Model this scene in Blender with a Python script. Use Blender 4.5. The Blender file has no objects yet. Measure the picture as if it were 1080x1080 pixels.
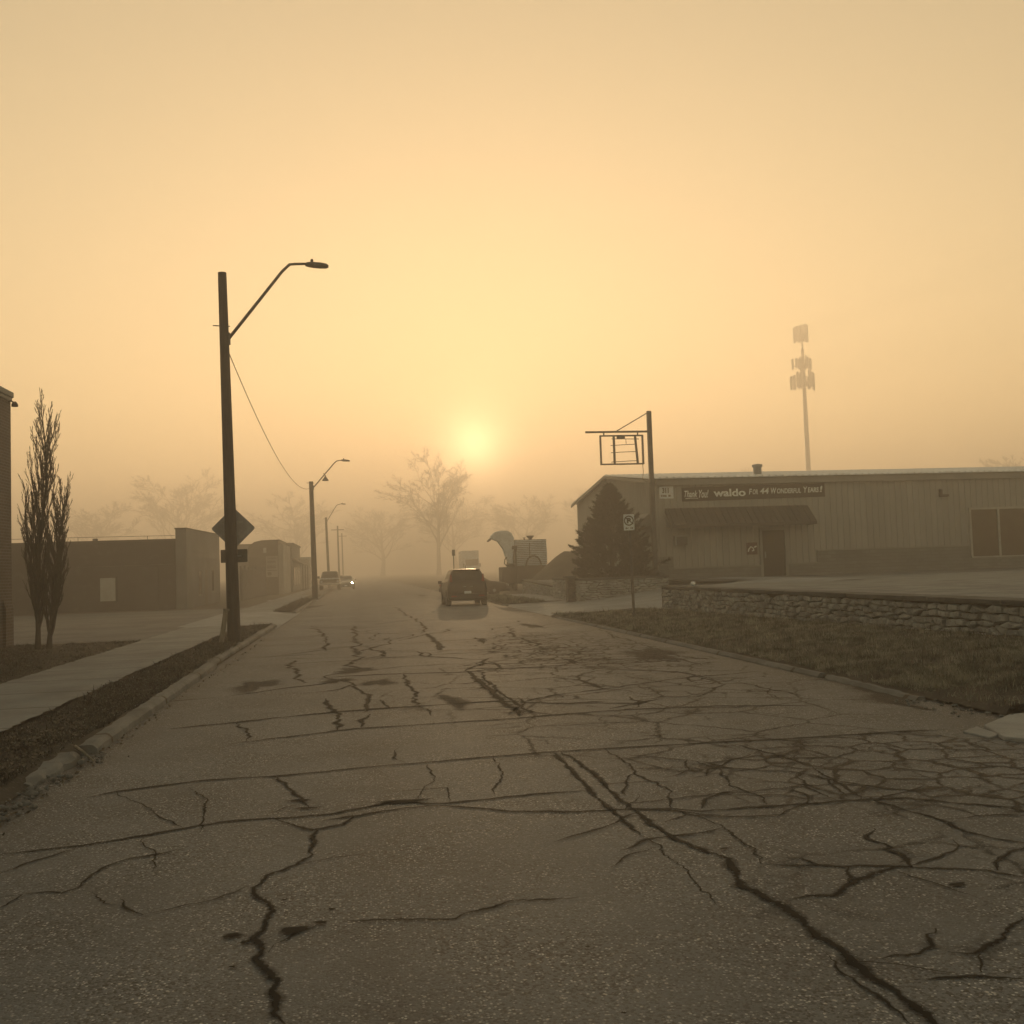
import bpy, math, random
import numpy as np
from mathutils import Matrix, Vector

S = bpy.context.scene
COL = S.collection
rad = math.radians

# ------------------------------------------------------------------ camera model (photo pixels, 1080 square)
F0 = 1080.0; ROLL = rad(1.9); PITCH = math.atan(59.6/1080); YAW = math.atan(164.07/1081.6); H = 1.6
cy, sy, cp, sp = math.cos(YAW), math.sin(YAW), math.cos(PITCH), math.sin(PITCH)
FW = (sy*cp, cy*cp, sp); R0 = (cy, -sy, 0); U0 = (-sy*sp, -cy*sp, cp)
c_, s_ = math.cos(ROLL), math.sin(ROLL)
RT = tuple(c_*R0[i]-s_*U0[i] for i in range(3)); UP = tuple(s_*R0[i]+c_*U0[i] for i in range(3))
def ray(x, y):
    a = (x-540)/F0; b = (540-y)/F0
    return tuple(FW[i]+a*RT[i]+b*UP[i] for i in range(3))
def gnd(x, y, z=0.):
    d = ray(x, y); t = (z-H)/d[2]
    return (d[0]*t, d[1]*t)

# ------------------------------------------------------------------ scene graph helpers
ORG = {}
def tag(o, label=None, cat=None, group=None, kind=None):
    if label: o['label'] = label
    if cat: o['category'] = cat
    if group: o['group'] = group
    if kind: o['kind'] = kind
    return o
def thing(name, label, cat, loc=(0, 0, 0), rz=0., group=None, world=False):
    o = bpy.data.objects.new(name, None); COL.objects.link(o)
    o.empty_display_size = .3
    o.location = loc; o.rotation_euler = (0, 0, rz)
    ORG[o.name] = Vector(loc) if world else Vector((0, 0, 0))
    return tag(o, label, cat, group)

class MB:
    def __init__(s): s.v = []; s.f = []
    def add(s, vs, fs):
        n = len(s.v); s.v.extend(vs); s.f.extend([tuple(i+n for i in f) for f in fs]); return s
    def box(s, x0, x1, y0, y1, z0, z1):
        v = [(x, y, z) for x in (x0, x1) for y in (y0, y1) for z in (z0, z1)]
        return s.add(v, [(0, 1, 3, 2), (4, 6, 7, 5), (0, 4, 5, 1), (2, 3, 7, 6), (0, 2, 6, 4), (1, 5, 7, 3)])
    def obox(s, c, half, M):
        v = [tuple(Vector(c)+M @ Vector((x*half[0], y*half[1], z*half[2]))) for x in (-1, 1) for y in (-1, 1) for z in (-1, 1)]
        return s.add(v, [(0, 1, 3, 2), (4, 6, 7, 5), (0, 4, 5, 1), (2, 3, 7, 6), (0, 2, 6, 4), (1, 5, 7, 3)])
    def prism(s, pts, axis, a, b):
        # pts 2D polygon; axis 'x': pts=(y,z); 'y': pts=(x,z); 'z': pts=(x,y)
        def P(p, t):
            return (t, p[0], p[1]) if axis == 'x' else (p[0], t, p[1]) if axis == 'y' else (p[0], p[1], t)
        n = len(pts)
        v = [P(p, a) for p in pts]+[P(p, b) for p in pts]
        f = [tuple(range(n))[::-1], tuple(range(n, 2*n))]+[(i, (i+1) % n, n+(i+1) % n, n+i) for i in range(n)]
        return s.add(v, f)
    def tube(s, path, radii, n=6, cap=True):
        if not hasattr(radii, '__len__'): radii = [radii]*len(path)
        base = len(s.v); P = [Vector(p) for p in path]
        ref = None
        for i, p in enumerate(P):
            d = (P[min(i+1, len(P)-1)]-P[max(i-1, 0)]).normalized()
            if ref is None: ref = Vector((1, 0, 0)) if abs(d.x) < .9 else Vector((0, 1, 0))
            u = (ref-d*ref.dot(d)).normalized(); w = d.cross(u); ref = u
            for k in range(n):
                a = 2*math.pi*k/n
                s.v.append(tuple(p+(u*math.cos(a)+w*math.sin(a))*radii[i]))
        for i in range(len(P)-1):
            for k in range(n):
                a = base+i*n+k; b = base+i*n+(k+1) % n
                s.f.append((a, b, b+n, a+n))
        if cap:
            s.f.append(tuple(base+k for k in range(n))[::-1]); e = base+(len(P)-1)*n
            s.f.append(tuple(e+k for k in range(n)))
        return s
    def lathe(s, prof, c, axis='z', n=20):
        # prof list of (r, h) along axis
        path = []
        base = len(s.v)
        for r, h in prof:
            for k in range(n):
                a = 2*math.pi*k/n; x, y = r*math.cos(a), r*math.sin(a)
                v = (x, y, h) if axis == 'z' else (h, x, y) if axis == 'x' else (x, h, y)
                s.v.append((c[0]+v[0], c[1]+v[1], c[2]+v[2]))
        for i in range(len(prof)-1):
            for k in range(n):
                a = base+i*n+k; b = base+i*n+(k+1) % n
                s.f.append((a, b, b+n, a+n))
        s.f.append(tuple(base+k for k in range(n))[::-1]); e = base+(len(prof)-1)*n
        s.f.append(tuple(e+k for k in range(n)))
        return s
    def build(s, name, m, parent=None, smooth=False, bevel=0, seg=2, label=None):
        off = ORG.get(parent.name, Vector((0, 0, 0))) if parent else Vector((0, 0, 0))
        me = bpy.data.meshes.new(name)
        vs = s.v if off.length == 0 else [(x-off.x, y-off.y, z-off.z) for x, y, z in s.v]
        me.from_pydata(vs, [], s.f); me.update()
        o = bpy.data.objects.new(name, me); COL.objects.link(o)
        if m: me.materials.append(m)
        if smooth: me.polygons.foreach_set('use_smooth', [True]*len(me.polygons))
        if bevel:
            b = o.modifiers.new('bevel', 'BEVEL'); b.width = bevel; b.segments = seg; b.limit_method = 'ANGLE'; b.angle_limit = rad(35)
        if parent: o.parent = parent; ORG[o.name] = off
        if label: o['label'] = label
        return o

def np_mesh(name, V, Fc, m, attr=None):
    V = np.asarray(V, np.float32); Fc = np.asarray(Fc, np.int32); k = Fc.shape[1]
    me = bpy.data.meshes.new(name)
    me.vertices.add(len(V)); me.vertices.foreach_set('co', V.ravel())
    me.loops.add(Fc.size); me.loops.foreach_set('vertex_index', Fc.ravel())
    me.polygons.add(len(Fc)); me.polygons.foreach_set('loop_start', np.arange(0, Fc.size, k, dtype=np.int32))
    me.update(calc_edges=True); me.validate()
    if attr is not None:
        a = me.attributes.new('edge', 'FLOAT', 'POINT'); a.data.foreach_set('value', np.asarray(attr, np.float32))
    if m: me.materials.append(m)
    o = bpy.data.objects.new(name, me); COL.objects.link(o)
    return o
def copy_tree(o, parent=None):
    c = o.copy(); COL.objects.link(c); ORG[c.name] = ORG.get(o.name, Vector((0, 0, 0)))
    if parent: c.parent = parent
    for ch in list(o.children): copy_tree(ch, c)
    return c

# ------------------------------------------------------------------ materials
class NT:
    def __init__(s, m): s.t = m.node_tree; s.n = s.t.nodes; s.l = s.t.links
    def new(s, typ, **kw):
        n = s.n.new(typ)
        for k, v in kw.items(): setattr(n, k, v)
        return n
    def set(s, sock, v):
        if hasattr(v, 'bl_idname') or isinstance(v, bpy.types.NodeSocket): s.l.new(v, sock)
        elif isinstance(v, (tuple, list)) and len(v) == 3 and sock.type == 'RGBA': sock.default_value = (*v, 1)
        else: sock.default_value = v
    def pos(s): return s.new('ShaderNodeNewGeometry').outputs['Position']
    def obj(s): return s.new('ShaderNodeTexCoord').outputs['Object']
    def mapping(s, vec, scale=(1, 1, 1), rot=(0, 0, 0)):
        m = s.new('ShaderNodeMapping'); s.l.new(vec, m.inputs[0]); m.inputs['Scale'].default_value = scale; m.inputs['Rotation'].default_value = rot; return m.outputs[0]
    def noise(s, vec, scale, detail=4, rough=.55, dist=0):
        n = s.new('ShaderNodeTexNoise'); s.l.new(vec, n.inputs['Vector']); n.inputs['Scale'].default_value = scale
        n.inputs['Detail'].default_value = detail; n.inputs['Roughness'].default_value = rough; n.inputs['Distortion'].default_value = dist
        return n.outputs['Fac']
    def voro(s, vec, scale, feature='F1', out='Distance', rnd=1.):
        n = s.new('ShaderNodeTexVoronoi', feature=feature); s.l.new(vec, n.inputs['Vector']); n.inputs['Scale'].default_value = scale
        n.inputs['Randomness'].default_value = rnd
        return n.outputs[out]
    def ramp(s, v, a, b, va=0., vb=1.):
        n = s.new('ShaderNodeMapRange', interpolation_type='SMOOTHSTEP'); s.l.new(v, n.inputs[0])
        for i, x in zip((1, 2, 3, 4), (a, b, va, vb)): n.inputs[i].default_value = x
        return n.outputs[0]
    def math(s, op, a, b=0.):
        n = s.new('ShaderNodeMath', operation=op); s.set(n.inputs[0], a); s.set(n.inputs[1], b); return n.outputs[0]
    def mix(s, f, a, b, mode='MIX'):
        n = s.new('ShaderNodeMix', data_type='RGBA', blend_type=mode); s.set(n.inputs[0], f); s.set(n.inputs[6], a); s.set(n.inputs[7], b); return n.outputs[2]
    def bump(s, h, strength=.5, dist=.01):
        n = s.new('ShaderNodeBump'); s.l.new(h, n.inputs['Height']); n.inputs['Strength'].default_value = strength; n.inputs['Distance'].default_value = dist; return n.outputs[0]
def new_mat(name):
    m = bpy.data.materials.new(name); m.use_nodes = True
    t = NT(m); return m, t, t.n['Principled BSDF']
def cool(c): return tuple(min(.9, x*k) for x, k in zip(c, (.85, 1.05, 1.38)))
def mat(name, c1, c2=None, scale=3., rough=.85, bump=0., bscale=60., metal=0., spec=.4, stretch=(1, 1, 1), coord='pos', detail=5, c3=None):
    m, t, b = new_mat(name)
    c2 = c2 or tuple(x*.7 for x in c1)
    c1, c2 = cool(c1), cool(c2); c3 = cool(c3) if c3 else None
    vec = t.pos() if coord == 'pos' else t.obj()
    vec2 = t.mapping(vec, stretch)
    f = t.ramp(t.noise(vec2, scale, detail), .35, .65)
    colr = t.mix(f, c1, c2)
    if c3: colr = t.mix(t.ramp(t.noise(vec2, scale*5.3, 4), .55, .7, 0, .8), colr, c3)
    t.set(b.inputs['Base Color'], colr); b.inputs['Roughness'].default_value = rough; b.inputs['Metallic'].default_value = metal
    b.inputs['Specular IOR Level'].default_value = spec
    if bump: t.l.new(t.bump(t.noise(vec2, bscale, 3), bump), b.inputs['Normal'])
    return m
def brick_mat(name, c1, c2, mortar, bw=.22, bh=.075, m_size=.012, rough=.9):
    c1, c2, mortar = cool(c1), cool(c2), cool(mortar)
    m, t, b = new_mat(name)
    p = t.pos(); sep = t.new('ShaderNodeSeparateXYZ'); t.l.new(p, sep.inputs[0])
    cb = t.new('ShaderNodeCombineXYZ'); t.l.new(t.math('ADD', sep.outputs[0], sep.outputs[1]), cb.inputs[0]); t.l.new(sep.outputs[2], cb.inputs[1])
    n = t.new('ShaderNodeTexBrick'); t.l.new(cb.outputs[0], n.inputs['Vector']); n.inputs['Scale'].default_value = 1
    n.inputs['Brick Width'].default_value = bw; n.inputs['Row Height'].default_value = bh; n.inputs['Mortar Size'].default_value = m_size
    t.set(n.inputs['Color1'], c1); t.set(n.inputs['Color2'], c2); t.set(n.inputs['Mortar'], mortar)
    colr = t.mix(t.ramp(t.noise(p, 1.2, 5), .4, .7, 0, .45), n.outputs['Color'], tuple(x*.5 for x in c1))
    t.l.new(colr, b.inputs['Base Color']); b.inputs['Roughness'].default_value = rough
    inv = t.math('SUBTRACT', 1., n.outputs['Fac'])
    t.l.new(t.bump(t.math('ADD', inv, t.math('MULTIPLY', t.noise(p, 60, 3), .3)), .6, .012), b.inputs['Normal'])
    return m
def emit_mat(name, c, strength):
    m, t, b = new_mat(name); t.set(b.inputs['Base Color'], c); t.set(b.inputs['Emission Color'], c); b.inputs['Emission Strength'].default_value = strength; return m
def glass_mat(name, c=(.02, .022, .022), rough=.08):
    m, t, b = new_mat(name); t.set(b.inputs['Base Color'], t.mix(t.ramp(t.noise(t.pos(), 2, 3), .4, .7), c, tuple(x*1.8 for x in c))); b.inputs['Roughness'].default_value = rough; b.inputs['Specular IOR Level'].default_value = .5; return m

def asphalt():
    m, t, b = new_mat('road_asphalt')
    p = t.pos()
    sep = t.new('ShaderNodeSeparateXYZ'); t.l.new(p, sep.inputs[0])
    base = t.mix(t.ramp(t.noise(p, .5, 7, .62), .32, .7), (.14, .174, .222), (.084, .105, .135))
    # wheel tracks polished along the street, oil drip line between them
    wob = t.math('MULTIPLY', t.math('SUBTRACT', t.noise(p, .35, 3), .5), .9)
    xx = t.math('ADD', sep.outputs[0], wob)
    tr = None
    for cx, wd in ((-.75, .42), (.85, .42), (3.0, .42), (4.6, .42)):
        g = t.ramp(t.math('ABSOLUTE', t.math('SUBTRACT', xx, cx)), 0., wd, 1, 0)
        tr = g if tr is None else t.math('MAXIMUM', tr, g)
    base = t.mix(t.math('MULTIPLY', tr, .3), base, (.175, .205, .25))
    oil = t.ramp(t.math('ABSOLUTE', t.math('SUBTRACT', xx, .05)), 0., .4, 1, 0)
    oil = t.math('MAXIMUM', oil, t.ramp(t.math('ABSOLUTE', t.math('SUBTRACT', xx, 3.8)), 0., .4, 1, 0))
    base = t.mix(t.math('MULTIPLY', oil, t.ramp(t.noise(p, 1.1, 4), .35, .65, 0, .5)), base, (.06, .07, .086))
    gut = t.ramp(sep.outputs[0], 5.0, 6.1, 0, 1); gut = t.math('MAXIMUM', gut, t.ramp(sep.outputs[0], -1.9, -2.5, 0, 1))
    base = t.mix(t.math('MULTIPLY', gut, t.ramp(t.noise(p, 1.4, 5), .3, .7, .25, .8)), base, (.045, .05, .058))
    bl = t.noise(p, 2.1, 6, .65, .8)
    base = t.mix(t.ramp(bl, .58, .74, 0, .45), base, (.055, .064, .08))
    # exposed aggregate: dark binder and pale chips, patchy amount
    amt = t.ramp(t.noise(p, 1.3, 4), .3, .7, .35, 1.)
    v = t.new('ShaderNodeTexVoronoi', feature='F1'); t.l.new(p, v.inputs['Vector']); v.inputs['Scale'].default_value = 85
    sc = t.new('ShaderNodeSeparateColor'); t.l.new(v.outputs['Color'], sc.inputs[0])
    chip = t.math('MULTIPLY', t.math('MULTIPLY', t.ramp(sc.outputs[0], .74, .94, 0, .9), t.ramp(v.outputs['Distance'], .3, .65, 1, 0)), amt)
    base2 = t.mix(chip, base, (.68, .74, .82))
    v2 = t.new('ShaderNodeTexVoronoi', feature='F1'); t.l.new(p, v2.inputs['Vector']); v2.inputs['Scale'].default_value = 48
    sc2 = t.new('ShaderNodeSeparateColor'); t.l.new(v2.outputs['Color'], sc2.inputs[0])
    big = t.math('MULTIPLY', t.math('MULTIPLY', t.ramp(sc2.outputs[0], .9, .97, 0, .8), t.ramp(v2.outputs['Distance'], .2, .5, 1, 0)), amt)
    base2 = t.mix(big, base2, (.66, .68, .7))
    base2 = t.mix(t.math('MULTIPLY', t.ramp(sc.outputs[1], .5, .88, 0, .9), amt), base2, (.018, .021, .026))
    fine = t.noise(p, 210, 3, .7)
    base2 = t.mix(t.ramp(fine, .35, .7, 0, .5), base2, (.04, .047, .058))
    t.l.new(base2, b.inputs['Base Color'])
    b.inputs['Roughness'].default_value = .7; b.inputs['Specular IOR Level'].default_value = .34
    h = t.math('ADD', t.math('MULTIPLY', fine, .5), t.math('MULTIPLY', v.outputs['Distance'], -.5))
    h = t.math('ADD', h, t.math('MULTIPLY', t.noise(p, 2.2, 5), 3.))
    t.l.new(t.bump(h, .55, .01), b.inputs['Normal'])
    return m
def crack_mat(name, core=(.008, .009, .01), edge=(.03, .033, .038), amount=1., gamma=1.):
    m, t, b = new_mat(name)
    p = t.pos(); at = t.new('ShaderNodeAttribute', attribute_name='edge')
    e = at.outputs['Fac']
    n1 = t.noise(p, 38, 5, .7); n2 = t.noise(p, 3.5, 3)
    v = t.math('ADD', e, t.math('MULTIPLY', t.math('SUBTRACT', n1, .5), .85))
    v = t.math('ADD', v, t.math('MULTIPLY', t.math('SUBTRACT', n2, .5), .2))
    stain = t.ramp(v, .08, .7, 0, .55*amount); corem = t.ramp(v, .46, .76, 0, 1)
    a = t.math('MAXIMUM', stain, t.math('MULTIPLY', corem, amount))
    t.l.new(t.mix(corem, edge, core), b.inputs['Base Color']); b.inputs['Roughness'].default_value = .9; b.inputs['Specular IOR Level'].default_value = .15
    tr = t.new('ShaderNodeBsdfTransparent'); mx = t.new('ShaderNodeMixShader')
    t.l.new(a, mx.inputs[0]); t.l.new(tr.outputs[0], mx.inputs[1]); t.l.new(b.outputs[0], mx.inputs[2])
    t.l.new(mx.outputs[0], t.n['Material Output'].inputs['Surface'])
    return m
def alligator_mat(nm='alligator_crack_tar', s1=2.6, s2=5.6, w1=.075, w2=.09, am=.92):
    m, t, b = new_mat(nm)
    p = t.pos(); at = t.new('ShaderNodeAttribute', attribute_name='edge'); e = at.outputs['Fac']
    wv = t.new('ShaderNodeVectorMath', operation='ADD'); t.l.new(p, wv.inputs[0])
    nz = t.new('ShaderNodeTexNoise'); t.l.new(p, nz.inputs['Vector']); nz.inputs['Scale'].default_value = 5; nz.inputs['Detail'].default_value = 3
    sc = t.new('ShaderNodeVectorMath', operation='SCALE'); t.l.new(nz.outputs['Color'], sc.inputs[0]); sc.inputs['Scale'].default_value = .16; t.l.new(sc.outputs[0], wv.inputs[1])
    d1 = t.voro(wv.outputs[0], s1, 'DISTANCE_TO_EDGE'); d2 = t.voro(wv.outputs[0], s2, 'DISTANCE_TO_EDGE')
    l1 = t.ramp(d1, .0, w1, 1, 0); l2 = t.math('MULTIPLY', t.ramp(d2, .0, w2, 1, 0), t.ramp(t.noise(p, 1.2, 3), .45, .6))
    ln = t.math('MAXIMUM', l1, t.math('MULTIPLY', l2, .8))
    fall = t.ramp(t.math('ADD', e, t.math('MULTIPLY', t.math('SUBTRACT', t.noise(p, 1.6, 4), .5), 1.1)), .2, .6)
    a = t.math('MULTIPLY', t.math('MULTIPLY', ln, fall), t.ramp(t.noise(p, 12, 3), .25, .55, .45*am, am))
    t.set(b.inputs['Base Color'], (.022, .02, .018)); b.inputs['Roughness'].default_value = .9
    tr = t.new('ShaderNodeBsdfTransparent'); mx = t.new('ShaderNodeMixShader')
    t.l.new(a, mx.inputs[0]); t.l.new(tr.outputs[0], mx.inputs[1]); t.l.new(b.outputs[0], mx.inputs[2])
    t.l.new(mx.outputs[0], t.n['Material Output'].inputs['Surface'])
    return m
def concrete(name, c1, c2, joint=None, rough=.85):
    c1, c2 = cool(c1), cool(c2)
    m, t, b = new_mat(name); p = t.pos()
    colr = t.mix(t.ramp(t.noise(p, .9, 6, .6), .35, .68), c1, c2)
    colr = t.mix(t.ramp(t.noise(p, 9, 5, .7), .5, .75, 0, .5), colr, tuple(x*.55 for x in c2))
    colr = t.mix(t.ramp(t.noise(p, 120, 2), .4, .7, 0, .4), colr, tuple(x*.6 for x in c1))
    if joint:
        sep = t.new('ShaderNodeSeparateXYZ'); t.l.new(p, sep.inputs[0])
        yy = t.math('ADD', sep.outputs[1], t.math('MULTIPLY', t.noise(p, 3, 3), .05))
        fr = t.math('FRACT', t.math('DIVIDE', yy, joint)); dd = t.math('ABSOLUTE', t.math('SUBTRACT', fr, .5))
        colr = t.mix(t.ramp(dd, .008, .016, .85, 0), colr, (.03, .028, .024))
    t.l.new(colr, b.inputs['Base Color']); b.inputs['Roughness'].default_value = rough; b.inputs['Specular IOR Level'].default_value = .3
    t.l.new(t.bump(t.noise(p, 70, 4), .35, .006), b.inputs['Normal'])
    return m

M = {}
M['road'] = asphalt()
M['crack'] = crack_mat('crack_dark'); M['stain'] = crack_mat('road_stain', (.035, .031, .028), (.06, .06, .062), .55)
M['alli'] = alligator_mat(); M['alli_big'] = alligator_mat('block_crack_tar', 1.0, 2.3, .035, .05, .6)
M['dirt'] = mat('dirt', (.075, .062, .046), (.045, .037, .028), 2.2, .95, .6, 40, c3=(.11, .09, .06))
M['lawn'] = mat('lawn_soil', (.035, .031, .025), (.017, .0155, .013), 3.5, .95, .8, 45, c3=(.085, .075, .056))
M['grass_dry'] = mat('grass_dry', (.36, .315, .215), (.05, .046, .034), 3.2, .8, detail=6, c3=(.06, .06, .042), spec=.2)
M['grass_dark'] = mat('grass_dark', (.085, .074, .055), (.016, .0145, .012), 8.5, .85, detail=6, c3=(.42, .38, .29), spec=.2)
M['leaf'] = mat('dead_leaf', (.16, .125, .085), (.05, .04, .03), 9, .8, c3=(.34, .29, .21), spec=.3)
M['walk'] = concrete('sidewalk_concrete', (.25, .24, .215), (.17, .162, .145), 1.75)
M['conc'] = concrete('apron_concrete', (.33, .31, .275), (.22, .208, .185))
M['kerb'] = concrete('kerb_concrete', (.185, .176, .155), (.09, .086, .076), 3.1)
M['lot'] = mat('lot_asphalt', (.13, .125, .115), (.08, .077, .071), .5, .85, .4, 60, detail=8, c3=(.17, .15, .12))
M['gravel'] = mat('gravel', (.25, .238, .21), (.16, .152, .135), 1.1, .95, .8, 35, detail=8, c3=(.1, .09, .07))
M['wood_pole'] = mat('pole_wood', (.04, .037, .034), (.02, .019, .018), 6, .85, .6, 30, stretch=(5, 5, .35))
M['pole_metal'] = mat('weathered_steel', (.12, .11, .1), (.07, .062, .055), 5, .55, metal=.4)
M['sign_back'] = mat('aluminium_back', (.3, .29, .27), (.23, .22, .205), 4, .5, metal=.15)
M['plate_back'] = mat('plate_back', (.07, .075, .07), (.05, .05, .047), 6, .5, metal=.3)
M['stake'] = mat('stake_wood', (.26, .22, .15), (.16, .135, .095), 8, .8, stretch=(4, 4, .5))
M['brick'] = brick_mat('brown_brick', (.11, .072, .055), (.075, .052, .042), (.15, .13, .105))
M['coping'] = concrete('coping_stone', (.3, .27, .21), (.2, .18, .14))
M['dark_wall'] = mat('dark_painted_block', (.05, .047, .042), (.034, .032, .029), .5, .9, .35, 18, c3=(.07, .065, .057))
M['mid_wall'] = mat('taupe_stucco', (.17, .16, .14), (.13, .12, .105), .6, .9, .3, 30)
M['mid_wall2'] = mat('patched_block', (.062, .058, .051), (.045, .042, .038), 1.5, .9, .4, 18)
M['pale_wall'] = mat('pale_stucco', (.36, .31, .24), (.28, .24, .185), .7, .9)
M['brown_wall'] = mat('brown_siding', (.14, .115, .09), (.1, .082, .065), .8, .85, stretch=(1, 1, 4))
M['board'] = mat('window_board', (.44, .41, .33), (.36, .33, .27), 1.5, .7)
M['black'] = mat('dark_void', (.018, .016, .014), (.012, .011, .01), 3, .6)
M['roofing'] = mat('dark_roofing', (.06, .053, .045), (.045, .04, .034), 4, .8, .3, 30)
M['siding'] = mat('tan_metal_siding', (.31, .29, .24), (.265, .248, .208), .5, .6, stretch=(3, 3, .35), c3=(.25, .23, .19), spec=.4)
M['siding_trim'] = mat('tan_trim', (.26, .24, .2), (.21, .195, .16), 1, .55)
M['wains'] = brick_mat('painted_stone_block', (.2, .19, .165), (.155, .148, .13), (.12, .114, .1), .42, .16, .012)
M['metal_roof'] = mat('galvanised_roof', (.72, .69, .62), (.58, .55, .49), .8, .42, metal=.3, stretch=(2, .3, 1))
M['awning'] = mat('dark_awning_metal', (.035, .035, .034), (.024, .024, .023), 3, .55, stretch=(4, 1, 1))
M['door'] = mat('dark_door', (.014, .013, .012), (.01, .009, .009), 2, .5)
M['banner'] = mat('banner_black', (.014, .015, .016), (.01, .011, .011), 2, .6)
M['letter'] = mat('cream_letters', (.85, .8, .68), (.78, .73, .62), 3, .7)
M['white'] = mat('sign_white', (.8, .77, .7), (.7, .67, .6), 3, .6)
M['signblack'] = mat('sign_black', (.025, .023, .021), (.018, .017, .015), 3, .6)
M['frame_al'] = mat('aluminium_frame', (.4, .37, .3), (.33, .3, .245), 3, .45, metal=.4)
M['glass'] = glass_mat('dark_glass')
M['stone'] = mat('limestone', (.36, .34, .29), (.19, .178, .155), 4.5, .92, 1., 22, detail=7, c3=(.09, .084, .074))
M['stone2'] = mat('limestone_pale', (.44, .41, .345), (.27, .25, .215), 2.3, .92, .9, 22, detail=7, c3=(.11, .1, .075))
M['stone_dark'] = mat('dark_limestone', (.1, .094, .08), (.055, .052, .045), 4, .92, 1., 22, detail=6)
M['mortar'] = mat('wall_core', (.018, .017, .015), (.011, .01, .009), 4, .95, .8, 25)
M['cap'] = concrete('wall_cap', (.12, .114, .1), (.06, .057, .05))
M['bark'] = mat('bark', (.05, .042, .034), (.028, .024, .02), 7, .9, .6, 25, stretch=(3, 3, .6))
M['bark_far'] = mat('bark_far', (.05, .042, .034), (.035, .03, .025), 1, .9)
M['needle'] = mat('needles', (.026, .033, .022), (.01, .013, .009), 2.2, .75, detail=5, c3=(.055, .06, .036), spec=.25)
M['carpaint'] = mat('maroon_paint', (.012, .0055, .006), (.011, .005, .0055), 1, .36, spec=.6, coord='obj')
M['carblack'] = mat('black_paint', (.012, .012, .012), (.01, .01, .01), 1, .4, spec=.6, coord='obj')
M['carsilver'] = mat('silver_paint', (.3, .28, .24), (.27, .25, .215), 1, .25, metal=.5, coord='obj')
M['cartan'] = mat('tan_brown_paint', (.12, .1, .08), (.1, .085, .068), 1, .28, coord='obj')
M['truckpaint'] = mat('truck_white', (.6, .57, .5), (.5, .47, .41), 1, .4, coord='obj')
M['plastic'] = mat('black_plastic', (.02, .019, .018), (.014, .013, .012), 5, .6, coord='obj')
M['rubber'] = mat('tyre_rubber', (.018, .017, .016), (.012, .012, .011), 9, .85, coord='obj')
M['rim'] = mat('alloy_rim', (.35, .34, .31), (.28, .27, .25), 4, .35, metal=.8, coord='obj')
M['chrome'] = mat('chrome', (.6, .57, .5), (.5, .47, .42), 4, .2, metal=.9, coord='obj')
M['tail'] = mat('tail_lens', (.3, .02, .015), (.2, .015, .012), 6, .2, coord='obj')
M['lens'] = mat('clear_lens', (.5, .47, .4), (.4, .37, .32), 6, .15, coord='obj')
M['lit'] = emit_mat('headlight_lit', (1, .78, .42), 45.)
M['machine'] = mat('machine_paint', (.75, .71, .62), (.6, .57, .5), 1.4, .5, c3=(.4, .37, .32))
M['machine_dark'] = mat('machine_dark', (.035, .033, .03), (.022, .021, .019), 1.5, .7)
M['soil'] = mat('soil_heap', (.09, .075, .056), (.06, .05, .038), .8, .95, .8, 6, detail=7)
M['fence'] = mat('fence_wood', (.15, .14, .125), (.06, .056, .05), 3.5, .85, stretch=(6, 6, .4))
M['galv'] = mat('galvanised', (.3, .29, .26), (.24, .23, .2), 3, .45, metal=.6)
M['plaque'] = mat('plaque_maroon', (.06, .022, .02), (.045, .018, .016), 4, .5)
M['ball'] = mat('ball_white', (.8, .77, .7), (.75, .72, .65), 3, .5)
M['wire'] = mat('wire_black', (.02, .019, .018), (.015, .014, .013), 3, .6)

# ------------------------------------------------------------------ ground, road, verges
random.seed(7); rng = np.random.default_rng(7)
def sheet(name, x0, x1, y0, y1, z, m, nx=1, ny=1, zf=None):
    xs = np.linspace(x0, x1, nx+1); ys = np.linspace(y0, y1, ny+1)
    V = [(x, y, zf(x, y) if zf else z) for y in ys for x in xs]
    Fc = [(j*(nx+1)+i, j*(nx+1)+i+1, (j+1)*(nx+1)+i+1, (j+1)*(nx+1)+i) for j in range(ny) for i in range(nx)]
    o = np_mesh(name, V, Fc, m); o['kind'] = 'structure'
    return o
def sn(x, y, s=1.):   # cheap smooth pseudo noise
    return (math.sin(x*1.7*s+y*.6*s)+math.sin(y*2.3*s-x*.9*s+1.3)+math.sin((x+y)*3.1*s+.7)*.5)/2.5
sheet('ground', -900, 900, -250, 1400, -.03, M['dirt'])
sheet('road', -2.62, 6.2, -12, 700, 0, M['road'])
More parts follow.
